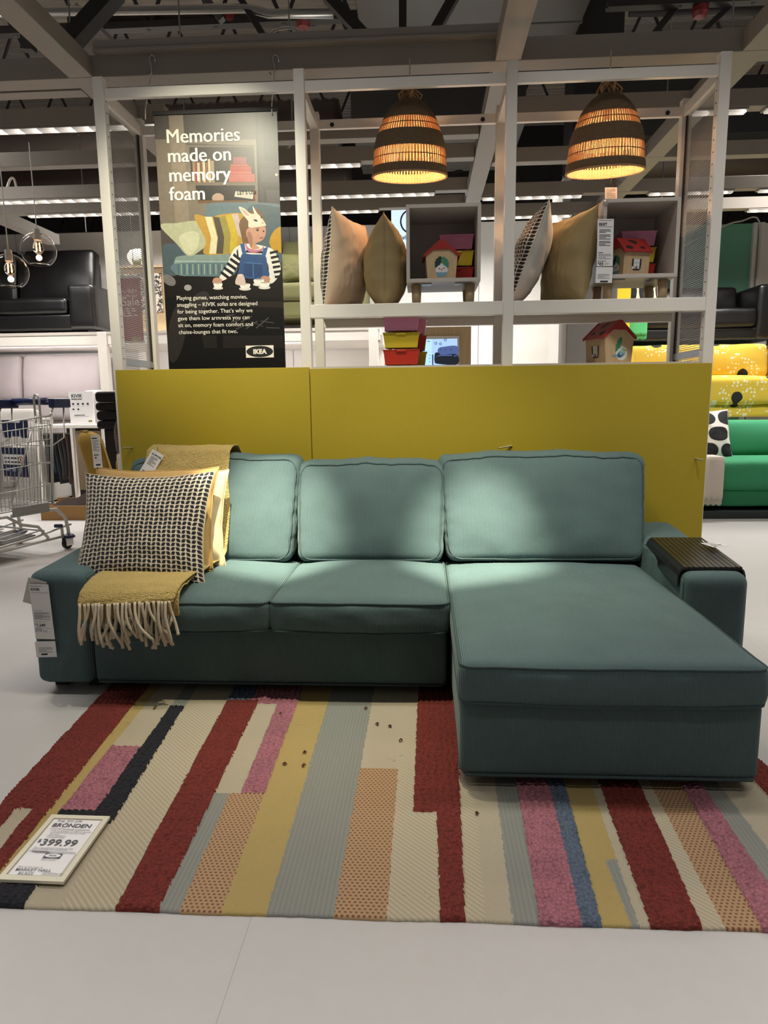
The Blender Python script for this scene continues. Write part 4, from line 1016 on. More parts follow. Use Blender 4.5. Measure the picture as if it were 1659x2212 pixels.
def make_lamp(loc, label, tilt):
    t = thing('pendant_lamp', label, 'lamp')
    sh = MB()
    # outer dark bands and inner straw lining
    for z0, z1 in ((.006, .058), (.16, .262), (.338, .457)):
        k = 10; pr = [(prof(z0+(z1-z0)*i/k)+.004*(1 if 0 < i < k else .3), z0+(z1-z0)*i/k) for i in range(k+1)]
        sh.lathe(pr, seg=72)
        sh.lathe([(r-.009, z) for r, z in pr], seg=72, m=1)
    sh.lathe([(.199, -.002), (.202, .003), (.200, .009), (.190, .009), (.188, .003), (.191, -.002), (.199, -.002)], seg=72, m=1)
    sh.lathe([(.060, .453), (.056, .461), (.02, .464), (.0005, .465)], seg=40, m=0)
    shade = sh.build('shade', [M_weave, M_winner], t, smooth=True, fix=False)
    st = MB(); n = 150
    for k in range(n):
        a = 2*pi*k/n; w = .0031
        for z0, z1 in ((.0, .17), (.25, .345)):
            zs_ = [z0+(z1-z0)*i/4 for i in range(5)]
            st.tube([((prof(z)-.003)*cos(a+.01*sin(k*3.1+z*9)), (prof(z)-.003)*sin(a+.01*sin(k*3.1+z*9)), z) for z in zs_], w*(.8+.25*((k*7) % 5)/4), 5, cap=False)
    st.build('stick_band', M_straw, shade, smooth=True)
    st = MB()
    for z in (.108, .300): st.tube([((prof(z)+.001)*cos(i*pi/36), (prof(z)+.001)*sin(i*pi/36), z) for i in range(72)], .0028, 5, closed=True)
    st.build('binding_ring', M_weave, shade)
    rp = MB(); random.seed(int(loc[0]*100)+5)
    for k in range(5):
        a = k*1.3+tilt; r = .05
        rp.tube([(r*cos(a), r*sin(a), .455), (r*1.25*cos(a), r*1.25*sin(a), .49), (.7*r*cos(a+.5), .7*r*sin(a+.5), .525+.01*(k % 2)), (.008, 0, .515), (r*.8*cos(a+2.4), r*.8*sin(a+2.4), .49), (r*cos(a+2.6), r*sin(a+2.6), .455)], .006, 6)
    rp.build('rope_loops', straw('rope', 'b58a5e', .1), t, smooth=True)
    cd = MB(); cd.tube([(0, 0, .35), (0, 0, (ZB-loc[2])/.78)], .004, 6); cd.build('cord', M_cord_w, t)
    so = MB(); so.lathe([(.0005, .37), (.02, .37), (.02, .31), (.016, .305), (.0005, .305)], seg=16); so.build('socket', M_white, t)
    bu = MB(); bu.lathe([(.0005, .306), (.014, .302), (.028, .275), (.033, .25), (.028, .228), (.012, .218), (.0005, .217)], seg=20); bu.build('bulb', M_bulb, t, smooth=True)
    l = lamp('lamp_light', 'POINT', (0, 0, .12), 9, (1, .64, .36), size=.03); l.parent = t
    t.location = loc; t.rotation_euler = (radians(7.5), radians(tilt*.6), 0); t.scale = (1, 1, .78)
    return t
make_lamp((-.072, 3.87, 2.352), 'striped basket pendant lamp hanging over the left cube shelf', 1.0)
make_lamp((.945, 3.87, 2.346), 'striped basket pendant lamp hanging over the right cube shelf, with a tag below it', -1.4)
# ------------------------------------------------------------------ cube shelves
M_oak = NT('birch_wood'); s_ = M_oak
_v = s_.noise(30, 4, s_.mapping(s_.coord(), (1, 1, .12))); s_.color(s_.mix(_v, lin('a28a66'), lin('c8af8a'))); s_.set(Roughness=.5); M_oak = s_.m
M_cube = plain('cube_white', 'c3bcb3', .4, var=.03)
def cube(x0, x1, z0, z1, y0, y1, label):
    t = thing('cube_shelf', label, 'shelf unit', ((x0+x1)/2, (y0+y1)/2, 1.678)); w = .018
    for n_, a, c in (('side_panel', (x0, y0, z0), (x0+w, y1, z1)), ('side_panel', (x1-w, y0, z0), (x1, y1, z1)), ('top_panel', (x0+w, y0, z1-w), (x1-w, y1, z1)), ('bottom_panel', (x0+w, y0, z0), (x1-w, y1, z0+w)), ('back_panel', (x0+w, y1-.008, z0+w), (x1-w, y1, z1-w))):
        b = MB(); b.box(a, c); b.build(n_, M_cube, t, bevel=.0012)
    for x in (x0+.05, x1-.05):
        for y in (y0+.06, y1-.06):
            b = MB(); b.lathe([(.0005, 1.679), (.021, 1.679), (.026, z0-.004), (.0005, z0-.004)], (x, y, 0), 20); lg = b.build('leg', M_oak, t, smooth=True)
    for x in (x0+.06, x1-.13):
        b = MB(); b.box((x, y0+.03, z0-.006), (x+.07, y0+.09, z0-.0005)); b.build('leg_bracket', M_steel, t)
    return t
CZ0, CZ1 = 1.79, 2.172
cube(-.088, .294, CZ0, CZ1, 3.70, 4.05, 'white open cube shelf on wooden legs under the left pendant lamp')
cube(.905, 1.285, CZ0, CZ1, 3.70, 4.05, 'white open cube shelf on wooden legs at the right end, with a long price tag')
# ------------------------------------------------------------------ toy storage boxes
M_pink = plain('box_pink', 'ec98bc', .4); M_yelbox = plain('box_yellow', 'd6bd2e', .4); M_redbox = plain('box_red', 'b8301f', .4)
def tub(name_col, mat, x, y, z, label, w=.185, d=.125, h=.082, group=None):
    t = thing('storage_box', label, 'box', (x, y, z), group)
    b = MB(); k = .88; th_ = .003
    def ring(f, zz, ins=0): return [(x-w/2*f+ins, y-d/2*f+ins, zz), (x+w/2*f-ins, y-d/2*f+ins, zz), (x+w/2*f-ins, y+d/2*f-ins, zz), (x-w/2*f+ins, y+d/2*f-ins, zz)]
    zb_ = z+.007
    R = [ring(k, zb_), ring(.985, z+h-.004), ring(1.03, z+h-.004), ring(1.03, z+h), ring(.985, z+h, .002), ring(k, zb_+.004, .003)]
    o = len(b.v)
    for r in R: b.v += [Vector(p) for p in r]
    for i in range(len(R)-1):
        for j in range(4): b.f.append([o+i*4+j, o+i*4+(j+1) % 4, o+(i+1)*4+(j+1) % 4, o+(i+1)*4+j]); b.m.append(0)
    b.f.append([o, o+3, o+2, o+1]); b.m.append(0); q = o+(len(R)-1)*4; b.f.append([q, q+1, q+2, q+3]); b.m.append(0)
    b.build('tub', mat, t, bevel=.002)
    b = MB(); b.box((x-.026, y-d/2*1.03-.006, z+h-.012), (x+.026, y-d/2*1.0, z+h-.001)); b.build('grip', mat, t, bevel=.002)
    for sx in (-1, 1):
        for sy in (-1, 1):
            b = MB(); b.lathe([(.0005, 0), (.008, .001), (.011, .007), (.0005, .0072)], (x+sx*w*.32, y+sy*d*.28, z), 12); b.build('foot', M_oak if mat is M_yelbox else mat, t)
    return t
zc = CZ0+.0185
for i, (m, n_) in enumerate(((M_redbox, 'red'), (M_yelbox, 'yellow'), (M_pink, 'pink'))):
    tub(n_, m, .178, 3.93, zc+i*.0845, '%s plastic box in the left cube shelf, %s of its stack' % (n_, ('bottom', 'middle', 'top')[i]))
    tub(n_, m, 1.145, 3.96, zc+i*.0845, '%s plastic box in the right cube shelf, %s of its stack' % (n_, ('bottom', 'middle', 'top')[i]))
    tub(n_, m, -.118, 3.76, 1.3665+i*.0875, '%s plastic box in the front stack under the shelf, %s' % (n_, ('at the bottom', 'in the middle', 'on top')[i]), .192, .12, .085)
for i, (m, n_) in enumerate(((M_yelbox, 'yellow'), (M_redbox, 'red'), (M_pink, 'pink'))):
    tub(n_, m, -.078, 3.955, 1.3665+i*.0875, '%s plastic box in the rear stack under the shelf, %s' % (n_, ('at the bottom', 'in the middle', 'on top')[i]), .192, .12, .085)
for x0, x1, lab in ((-.23, .04, 'thin wooden board under the stacked boxes'), (.80, 1.27, 'thin wooden board under the bird toy house')):
    b = MB(); b.box((x0, 3.69, 1.352), (x1, 4.02, 1.366)); tag(b.build('wooden_board', M_oak, bevel=.001), lab, 'board')
# ------------------------------------------------------------------ toy houses
M_roof = plain('roof_red', '9c2a26', .4); M_ply = NT('pale_beech'); _v = M_ply.noise(18, 4, M_ply.mapping(M_ply.coord(), (6, 6, .8))); M_ply.color(M_ply.mix(_v, lin('b0946e'), lin('cfb48f'))); M_ply.set(Roughness=.5); M_ply = M_ply.m
DM = [plain('decal_'+k, c, .5) for k, c in (('white', 'd9dcd8'), ('blue', '6f9fb4'), ('darkgreen', '0f3a35'), ('green', '3f8566'), ('navy', '2d5480'), ('red', 'a8323a'), ('dark', '2a1a18'), ('mint', 'a9cdbc'))]
def disc(b, x, z, rx, rz, m, lift, n=20, rot=0): b.add([(x+rx*cos(2*pi*i/n)*cos(rot)-rz*sin(2*pi*i/n)*sin(rot), -lift, z+rx*cos(2*pi*i/n)*sin(rot)+rz*sin(2*pi*i/n)*cos(rot)) for i in range(n)], [tuple(range(n))], m)
def leafd(b, x, z, L, wd, ang, m, lift):
    P = []
    for i in range(9):
        t = i/8; r = wd*sin(pi*min(1, t*.9+.08))*(1 if i % 2 else .72); P.append((t*L, r))
    Q = P+[(a, -r) for a, r in P[::-1]]
    b.add([(x+a*cos(ang)-r*sin(ang), -lift, z+a*sin(ang)+r*cos(ang)) for a, r in Q], [tuple(range(len(Q)))], m)
def house(loc, yaw, label, face, s=1.0):
    w, d, hw, hp = .165*s, .15*s, .115*s, .185*s
    t = thing('toy_house', label, 'toy')
    b = MB(); f = .88
    pts = [(-w/2*f, 0), (w/2*f, 0), (w/2, hw), (0, hp-.004), (-w/2, hw)]
    b.prism(pts, lambda a, c, e: (a, e, c), -d/2+.004, d/2-.004); b.build('wall', M_ply, t)
    # gable trims and pitched roof boards with cut-outs
    for sg in (-1, 1):
        y = sg*(d/2-.003)
        b = MB(); o = w/2+.012
        tri = [(-o, hw-.008), (-o, hw+.006), (-.008, hp+.012), (.008, hp+.012), (o, hw+.006), (o, hw-.008), (w*.25, hp-.038), (-w*.25, hp-.038)]
        b.prism(tri, lambda a, c, e: (a, e, c), y-sg*.002, y+sg*.007); b.build('gable_trim', M_roof, t)
        sl = Vector((sg*(w/2+.012), 0, hw-.004)); ap = Vector((0, 0, hp+.008)); dv = (sl-ap); L = dv.length; u = dv/L; nrm = Vector((u.z, 0, -u.x))*(1 if sg < 0 else 1)
        if nrm.z < 0: nrm = -nrm
        b = MB()
        M = Matrix(((u.x, 0, nrm.x, ap.x), (u.y, 1, nrm.y, ap.y), (u.z, 0, nrm.z, ap.z), (0, 0, 0, 1)))
        b.box((0, -d/2, 0), (L, d/2, .005), 0, M); rf = b.build('roof', M_roof, t)
        b = MB(); lift = .0056
        def sh(P): b.add([M @ Vector((x, y_, lift)) for x, y_ in P], [tuple(range(len(P)))], 0)
        sh([(L*.12, -.028), (L*.30, -.010), (L*.46, .012), (L*.24, .028), (L*.10, .004)])
        sh([(L*.70+.018*cos(i*pi/8), -.038+.021*sin(i*pi/8)) for i in range(16)])
        sh([(L*.70+(.021 if i % 2 == 0 else .010)*cos(i*pi/5), .036+(.021 if i % 2 == 0 else .010)*sin(i*pi/5)) for i in range(10)])
        b.build('shape_holes', DM[6], rf, fix=False)
    # printed decoration on both gables and the long sides
    b = MB()
    if face == 'bird':
        disc(b, .015*s, .045*s, .033*s, .033*s, 0, 0); leafd(b, .012*s, .118*s, .075*s, .016*s, radians(-115), 3, .0003)
        disc(b, .010*s, .040*s, .024*s, .015*s, 1, .0006, rot=.35); disc(b, .022*s, .056*s, .012*s, .011*s, 7, .0008); disc(b, .006*s, .036*s, .014*s, .009*s, 4, .0009, rot=.3); disc(b, .010*s, .041*s, .006*s, .005*s, 7, .0012); disc(b, .026*s, .060*s, .0018*s, .0018*s, 6, .0012); disc(b, .036*s, .058*s, .004*s, .002*s, 5, .0012); leafd(b, -.006*s, .036*s, .036*s, .006*s, radians(187), 1, .0008)
    else:
        disc(b, 0, .042*s, .031*s, .033*s, 0, 0); b.add([(.030*s*cos(-pi+pi*i/14), -.0003, .034*s+.025*s*sin(-pi+pi*i/14)) for i in range(15)], [tuple(range(15))], 1)
        leafd(b, -.004*s, .112*s, .062*s, .018*s, radians(-118), 2, .0003); leafd(b, .006*s, .110*s, .062*s, .018*s, radians(-62), 3, .0003)
        for x, z in ((-.012, .052), (.001, .048), (.013, .054)): disc(b, x*s, z*s, .0042*s, .0034*s, 5, .0007)
        for x in (-.010, .006): b.add([((x-.0015)*s, -.0007, .03*s), ((x+.0015)*s, -.0007, .03*s), ((x+.0015)*s, -.0007, .046*s), ((x-.0015)*s, -.0007, .046*s)], [(0, 1, 2, 3)], 0)
    for Mg in (Matrix.Translation((0, -d/2+.0035, 0)), Matrix.Translation((0, d/2-.0035, 0)) @ Matrix.Rotation(pi, 4, 'Z')):
        g = MB(); g.merge(b, Mg); g.build('gable_print', DM, t, fix=False)
    # window with shutters and a flower box on the long sides
    wv = MB()
    wv.add([(-.016*s, 0, .045*s), (.016*s, 0, .045*s), (.016*s, 0, .08*s), (-.016*s, 0, .08*s)], [(0, 1, 2, 3)], 0)
    for q in (((-.0008, .045), (.0008, .08)), ((-.016, .061), (.016, .0626))): wv.add([(q[0][0]*s, -.0004, q[0][1]*s), (q[1][0]*s, -.0004, q[0][1]*s), (q[1][0]*s, -.0004, q[1][1]*s), (q[0][0]*s, -.0004, q[1][1]*s)], [(0, 1, 2, 3)], 1)
    for x in (-.026, .018): wv.add([(x*s, 0, .045*s), ((x+.008)*s, 0, .045*s), ((x+.008)*s, 0, .082*s), (x*s, 0, .082*s)], [(0, 1, 2, 3)], 6)
    wv.add([(-.018*s, -.0004, .026*s), (.018*s, -.0004, .026*s), (.02*s, -.0004, .034*s), (-.02*s, -.0004, .034*s)], [(0, 1, 2, 3)], 6)
    for x, m in ((-.02, 0), (-.008, 7), (0, 5), (.010, 0), (.02, 4)): disc(wv, x*s, .038*s, .006*s, .006*s, m, .0006, 10)
    tl = math.atan2(w/2*(1-f), hw)
    for sg in (-1, 1):
        g = MB(); g.merge(wv, Matrix.Rotation(pi/2*sg, 4, 'Z') @ Matrix.Translation((0, -(w/2*f)-.0012, 0)) @ Matrix.Rotation(tl, 4, 'X')); g.build('window_print', DM, t, fix=False)
    t.location = loc; t.rotation_euler = (0, 0, radians(yaw))
    return t
house((.092, 3.80, CZ0+.0185), 2, 'wooden toy house with red roof and a leafy window, in the left cube shelf', 'leaf')
house((1.075, 3.825, CZ0+.0185), -76, 'wooden toy house with red roof seen on its roof holes, in the right cube shelf', 'leaf')
house((.985, 3.80, 1.3665), 24, 'wooden toy house with a blue bird, on the board under the shelf', 'bird', 1.12)
# ------------------------------------------------------------------ cushions on the shelf
zS = 1.678
def shelf_pillow(px_top, label, x, y, yaw, lean, size, mats, seed, roll=0):
    return put_pillow('cushion', label, (x, y, zS+size[1]/2*.97), size, lean, yaw, mats, seed, roll, wr=1.5)
shelf_pillow(0, 'beige cushion with a leaf-print front, standing edge-on at the left end of the shelf', -.425, 3.90, 72, -7, (.44, .50, .21), [M_peach, M_leaf], 51, roll=0)
shelf_pillow(0, 'olive velvet cushion standing edge-on beside the left cube shelf', -.205, 3.90, 91, 0, (.42, .46, .24), [M_olive, M_olive], 62, roll=0)
shelf_pillow(0, 'white cushion with a leaf-print front, leaning over behind the middle post', .565, 3.90, 84, -20, (.42, .52, .18), [M_whitecot, M_leaf], 77, roll=0)
shelf_pillow(0, 'olive velvet cushion standing between the white leaf-print cushion and the right cube', .775, 3.90, 112, -8, (.42, .49, .20), [M_olive, M_olive], 83, roll=0)
# ------------------------------------------------------------------ tags on the right cube and lamp
def tagY(px_tl, px_tr, px_bl, Y): return at(*px_tl, Y=Y), at(*px_tr, Y=Y), at(*px_bl, Y=Y)
tg = thing('price_tag', 'long white price tag clipped to the front edge of the right cube shelf', 'price tag', at(1305, 610, Y=3.68))
p, ex, ey, w, h = tagset(tg, *tagY((1291, 473), (1326, 473), (1289, 575), 3.684))
printed(tg, p, ex, ey, [('b', .006, .006, w-.008, .0085, 1), ('t', .007, .031, .018, 'EKET', 0, .03), ('b', .007, .036, w-.006, .0385, 1)]+lines(.009, .050, w-.020, 3, .0065, 0, .4)+lines(.009, .075, w-.020, 4, .0065, 0, .4)+lines(.009, .106, w-.020, 4, .0065, 0, .4)
    +[('b', .006, .160, .03, .163, 0)]+lines(.006, .168, w-.012, 4, .007, 1, .35)+[('b', .006, .2, .046, .203, 1), ('t', .005, .212, .009, '$', 0, .02), ('t', .0105, .224, .023, '43', 0, .0)]+logo(.006, h-.021, .024, 0, 2)+[('b', .04, h-.016, .062, h-.0145, 1), ('b', .04, h-.010, .058, h-.0085, 1)])
p, ex, ey, w, h = tagset(tg, *tagY((1288, 577), (1324, 577), (1286, 611), 3.684), name='lower_card')
printed(tg, p, ex, ey, lines(.010, .035, w-.020, 4, .006, 1, .35)+[('b', .024, .066, .062, .074, 0)])
b = MB(); c = at(1308, 440, Y=3.692); b.lathe([(.0005, 0), (.014, 0), (.015, .002), (.012, .004), (.0005, .004)], c, 20, M=Matrix.Rotation(pi/2, 4, 'X')); b.build('suction_clip', M_plastic, tg, smooth=True)
b = MB(); quad(b, at(1290, 466, Y=3.686), (1, 0, 0), (0, 0, -1), .09, .016, 0, .0008); b.build('sleeve', M_plastic, tg)
tg = thing('price_tag', 'small peach-coloured tag dangling under the right pendant lamp', 'price tag', at(1320, 430, Y=3.88))
p, ex, ey, w, h = tagset(tg, *tagY((1307, 405), (1333, 405), (1307, 432), 3.875))
printed(tg, p, ex, ey, lines(.006, .006, w-.012, 4, .008, 1, .4)+lines(.006, .040, w-.012, 3, .008, 1, .4))
b = MB(); quad(b, at(1307, 397, Y=3.876), (1, 0, 0), (0, 0, -1), w+.002, .022, 0, .0008); b.build('sleeve', M_plastic, tg)
b = MB(); c = at(1320, 398, Y=3.876); b.tube([c, c+Vector((0, 0, .25))], .0008, 4); b.build('string', M_chrome, tg)
# ------------------------------------------------------------------ background furniture
def soft(t, name, mat, a, c, r=.05, bul=0.0, seed=0, n=(10, 10, 6), axis=2):
    """soft cushion or upholstered block between corners a and c"""
    s = [c[i]-a[i] for i in range(3)]; ctr = [(a[i]+c[i])/2 for i in range(3)]
    def df(w, u):
        f = [(1-u.y**2)*(1-u.z**2), (1-u.x**2)*(1-u.z**2), (1-u.x**2)*(1-u.y**2)]
        d = Vector((0, 0, 0)); d[axis] = bul*f[axis]*(1 if u[axis] > 0 else -1)*abs(u[axis])
        return w+d+Vector((nz(w, 4, seed), nz(w, 4, seed+5), nz(w, 4, seed+9)))*.006
    return rbox(ctr, s, r, n, df).build(name, mat, t, smooth=True)
def sofa_bg(name, label, mat, x0, x1, yf, z0, arm_h, seat_h, back_h, depth=.95, arm=.3, ncush=2, leg=None, leg_h=.05, r=.05, base_top=.25, over=0.0):
    t = thing(name, label, 'sofa', ((x0+x1)/2, yf+depth/2, z0))
    yb = yf+depth; zb = z0+leg_h
    soft(t, 'base', mat, (x0+arm*.9, yf+.03, zb), (x1-arm*.9, yb-.05, z0+base_top), .03)
    for a, c in ((x0, x0+arm), (x1-arm, x1)): soft(t, 'armrest', mat, (a, yf, zb), (c, yb, z0+arm_h), r, .006, a)
    soft(t, 'backrest', mat, (x0+arm*.9, yb-.22, zb), (x1-arm*.9, yb, z0+back_h-.10), .04)
    w = (x1-x0-2*arm)/ncush
    for i in range(ncush):
        a = x0+arm+i*w
        soft(t, 'seat_cushion', mat, (a+.006, yf-.02, z0+base_top), (a+w-.006, yb-.25, z0+seat_h), .05, .03, i+3, (16, 12, 6))
        wb = w+2*over/ncush; ab = x0+arm-over+i*wb
        bc = rbox((0, 0, 0), (wb-.02, .2, back_h-seat_h+.02), .06, (14, 4, 10), lambda q, u: q+Vector((0, -.05*(1-u.x**2)*(1-u.z**2) if u.y < 0 else 0, 0))+Vector((nz(q, 4, i), nz(q, 5, i+2), nz(q, 4, i+7)))*.008)
        bc.xform(Matrix.Translation((ab+wb/2, yb-.33, z0+(seat_h+back_h)/2)) @ Matrix.Rotation(radians(-9), 4, 'X')); bc.build('back_cushion', mat, t, smooth=True)
    for x in (x0+.10, x1-.10):
        for y in (yf+.10, yb-.10):
            b = MB()
            if leg == 'round': b.lathe([(.0005, z0), (.018, z0), (.034, zb+.01), (.0005, zb+.01)], (x, y, 0), 14); b.build('leg', M_legwood, t, smooth=True)
            elif leg == 'metal': b.box((x-.03, y-.03, z0), (x+.03, y+.03, zb+.01)); b.build('leg', M_steel, t)
            else: b.box((x-.03, y-.03, z0), (x+.03, y+.03, zb+.005)); b.build('leg', M_black, t)
    return t
M_leather = plain('black_leather', '100f10', .36, var=.15, bump=.0008, bscale=45); M_beige = fabric('beige_sofa', 'aea5a4', .9, .06); M_greysofa = fabric('grey_sofa', '98938d', .9, .05)
M_olivesofa = fabric('olive_sofa', '605e3a', .9, .06); M_green = fabric('green_cotton', '30865a', .85, .05); M_legwood = plain('brown_leg', '7a4a2e', .4)
# left display stage
def stage(label, x0, x1, y0, y1, z0, z1, posts=()):
    t = thing('display_stage', label, 'display stage', ((x0+x1)/2, (y0+y1)/2, 0))
    b = MB(); b.box((x0, y0, z0), (x1, y1, z1)); b.build('deck', M_frame, t, bevel=.004)
    b = MB(); b.box((x0, y0-.012, z1-.03), (x1, y0, z1+.004)); b.build('edge_trim', M_white, t)
    for x in posts:
        for y in (y0-.03, y1-.12):
            b = MB(); b.box((x-.055, y, 0), (x+.055, y+.1, z1-.001)); b.build('post', M_frame, t, bevel=.003)
    return t
stage('high white display stage carrying the black leather and the olive sofa', -7.2, -.52, 8.42, 9.74, 1.905, 2.055, (-7.1, -3.93, -.60))
stage('middle white display stage carrying the pale pink sofa', -7.2, -3.2, 8.62, 9.70, .62, .74, ())
sofa_bg('leather_sofa', 'black leather sofa up on the white stage at the left edge', M_leather, -6.6, -4.09, 8.60, 2.06, .60, .44, 1.12, .95, .34, 2, over=.13)
sofa_bg('fabric_sofa', 'pale pink fabric sofa with high back under the black leather sofa', M_beige, -6.9, -4.06, 8.66, .742, .62, .50, 1.10, .98, .30, 2)
sofa_bg('fabric_sofa', 'light grey fabric sofa on the floor behind the shopping trolley', M_greysofa, -6.9, -4.40, 7.62, 0, .74, .62, 1.13, .95, .34, 2)
t = sofa_bg('olive_sofa', 'olive green sofa with brown wooden legs on the white stage behind the poster', M_olivesofa, -2.95, -.72, 8.60, 2.058, .62, .56, 1.16, .98, .24, 2, 'round', .16, base_top=.36)
M_olivepil = fabric('olive_satin', '5c5a2c', .7, .06)
put_pillow('cushion', 'dark olive cushion leaning on the olive sofa behind the poster', (-1.57, 8.95, 2.86), (.50, .38, .13), 20, 4, [M_olivepil, M_olivepil], 91)
# glass globe lamps
M_glass = NT('clear_glass'); M_glass.set(Roughness=.0, IOR=1.12); M_glass.b.inputs['Transmission Weight'].default_value = 1; M_glass.b.inputs['Base Color'].default_value = (.97, .95, .93, 1); M_glass = M_glass.m
for (x, y), Yg, lab in (((83, 541), 5.0, 'clear glass globe lamp in front of the black leather sofa, the higher of two'), ((22, 587), 4.85, 'clear glass globe lamp at the left edge, the lower of two')):
    c = at(x, y, Y=Yg); t = thing('globe_lamp', lab, 'lamp', c); R = .121
    b = MB(); pr = [(R*sin(a), R*cos(a)) for a in [radians(12+i*(148-12)/22) for i in range(23)]]; pr2 = [(r-.0022, z) for r, z in pr[::-1]]
    b.lathe(pr+pr2+[pr[0]], c, 40); b.build('globe', M_glass, t, smooth=True)
    b = MB(); b.lathe([(.0005, .145), (.023, .145), (.026, .07), (.0005, .07)], c, 20); b.build('cap', M_white, t)
    b = MB(); b.tube([c+Vector((0, 0, .144)), Vector((c.x, c.y, 3.0))], .0035, 6); b.build('cord', M_white, t)
    b = MB(); b.lathe([(.0005, .069), (.02, .066), (.036, .03), (.036, .0), (.02, -.024), (.0005, -.028)], c, 20); b.build('bulb', M_glass, t, smooth=True)
    b = MB()
    for dx in (-.010, .010): b.tube([c+Vector((dx, 0, .05)), c+Vector((dx*1.2, 0, -.005))], .0035, 6)
    b.build('filament', emit('filament', 'ff9440', 30), t)
    l = lamp('lamp_light', 'POINT', (0, 0, -.05), 3, (1, .62, .35), size=.02); l.parent = t
# red sale banner
YS6 = at(100, 460, Z=ZB).y+.045
t = thing('sale_banner', 'dark red hanging sale banner behind the left perforated panel', 'banner', at(285, 740, Y=YS6))
TL, TR, BL = at(243, 601, Y=YS6), at(302, 598, Y=YS6), at(256, 738, Y=YS6); w = TR.x-TL.x; h = TL.z-BL.z
M_sale = plain('sale_red', '94213a', .5)
b = MB(); quad(b, TL, (1, 0, 0), (0, 0, -1), w, h, 0, .003); b.build('sheet', M_sale, t)
b = MB(); b.box((TL.x-.005, YS6-.006, TL.z-.004), (TL.x+w+.005, YS6+.008, TL.z+.02)); b.box((TL.x-.005, YS6-.006, TL.z-h-.015), (TL.x+w+.005, YS6+.008, TL.z-h+.004)); b.build('rail', M_white, t)
b = MB(); b.tube([(TL.x+w*.8, YS6, TL.z+.02), (TL.x+w*.8, YS6, ZB)], .003, 5); b.build('cord', M_white, t)
sp = w/59*1.0
printed(t, TL, (1, 0, 0), (0, 0, -1), [('t', w-.030, .235*h, .047, 'The IKEA', 0, .0, 'RIGHT'), ('t', w-.033, .305*h, .047, 'Summer', 0, .0, 'RIGHT'), ('t', w-.016, .435*h, .108, 'Sale', 0, .0, 'RIGHT')]+lines(.07, .475*h, w-.11, 4, .02, 0, .35)+[('b', .09, .60*h, .16, .608*h, 0)]+[('e', w-.07, .955*h, .045, .017, 1), ('t', w-.07, .966*h, .022, 'IKEA', 2, .03, 'CENTER')], [M_paper, plain('logo_gold', 'b0a04a', .5), plain('logo_navy', '16305e', .5)])
# cabinet with lamp and mug on the stage behind the perforated panel
x0, x1 = at(262, 600, Y=8.6).x, at(352, 600, Y=8.6).x
t = thing('cabinet', 'pale wooden cabinet with a black-patterned cloth front, behind the red sale banner', 'cabinet', ((x0+x1)/2, 8.9, 2.056))
b = MB(); b.box((x0, 8.6, 2.056), (x1, 9.2, 2.83)); b.build('body', M_oak, t, bevel=.004)
def inkcloth():
    s = NT('ink_pattern'); v = s.noise(11, 5, rough=.65); m = s.math('LESS_THAN', s.math('ABSOLUTE', s.math('SUBTRACT', v, .5)), .035)
    s.color(s.mix(m, lin('cfc2b4'), lin('2c2826'))); s.set(Roughness=.9); return s.m
b = MB(); b.box((x0+.02, 8.585, 2.30), (x1-.02, 8.599, 2.76)); b.build('cloth_front', inkcloth(), t)
b = MB(); b.box((x0-.01, 8.58, 2.831), (x1+.01, 9.2, 2.855)); b.build('top', M_oak, t)
zl = 2.856; c = at(302, 556, Y=8.85)
t = thing('table_lamp', 'glowing cream table lamp with a flattened round shade on the pale cabinet', 'lamp', (c.x, 8.85, zl))
b = MB(); b.lathe([(.0005, c.z+.09), (.07, c.z+.09), (.12, c.z+.07), (.15, c.z+.02), (.148, c.z-.03), (.115, c.z-.078), (.06, c.z-.092), (.0005, c.z-.092)], (c.x, 8.85, 0), 28); b.build('shade', emit('lamp_shade_glow', 'fff0cc', 2.2), t, smooth=True)
b = MB(); b.lathe([(.0005, zl), (.07, zl), (.07, zl+.012), (.012, zl+.02), (.010, c.z-.085)], (c.x+.02, 8.85, 0), 16); b.build('stand', M_steel, t, smooth=True)
mg = at(297, 588, Y=8.70); t = thing('mug', 'olive green mug on the pale cabinet, in front of the lit table lamp', 'mug', (mg.x, 8.70, zl))
b = MB(); b.lathe([(.0005, zl), (.042, zl), (.058, zl+.10), (.055, zl+.10), (.040, zl+.008), (.0005, zl+.008)], (mg.x, 8.70, 0), 20); b.build('bowl', plain('mug_green', '4a4a2e', .4), t, smooth=True)
b = MB(); b.tube([(mg.x+.052, 8.70, zl+.085), (mg.x+.085, 8.70, zl+.08), (mg.x+.09, 8.70, zl+.05), (mg.x+.07, 8.70, zl+.025), (mg.x+.046, 8.70, zl+.022)], .007, 6); b.build('handle', plain('mug_green2', '4a4a2e', .4), t, smooth=True)
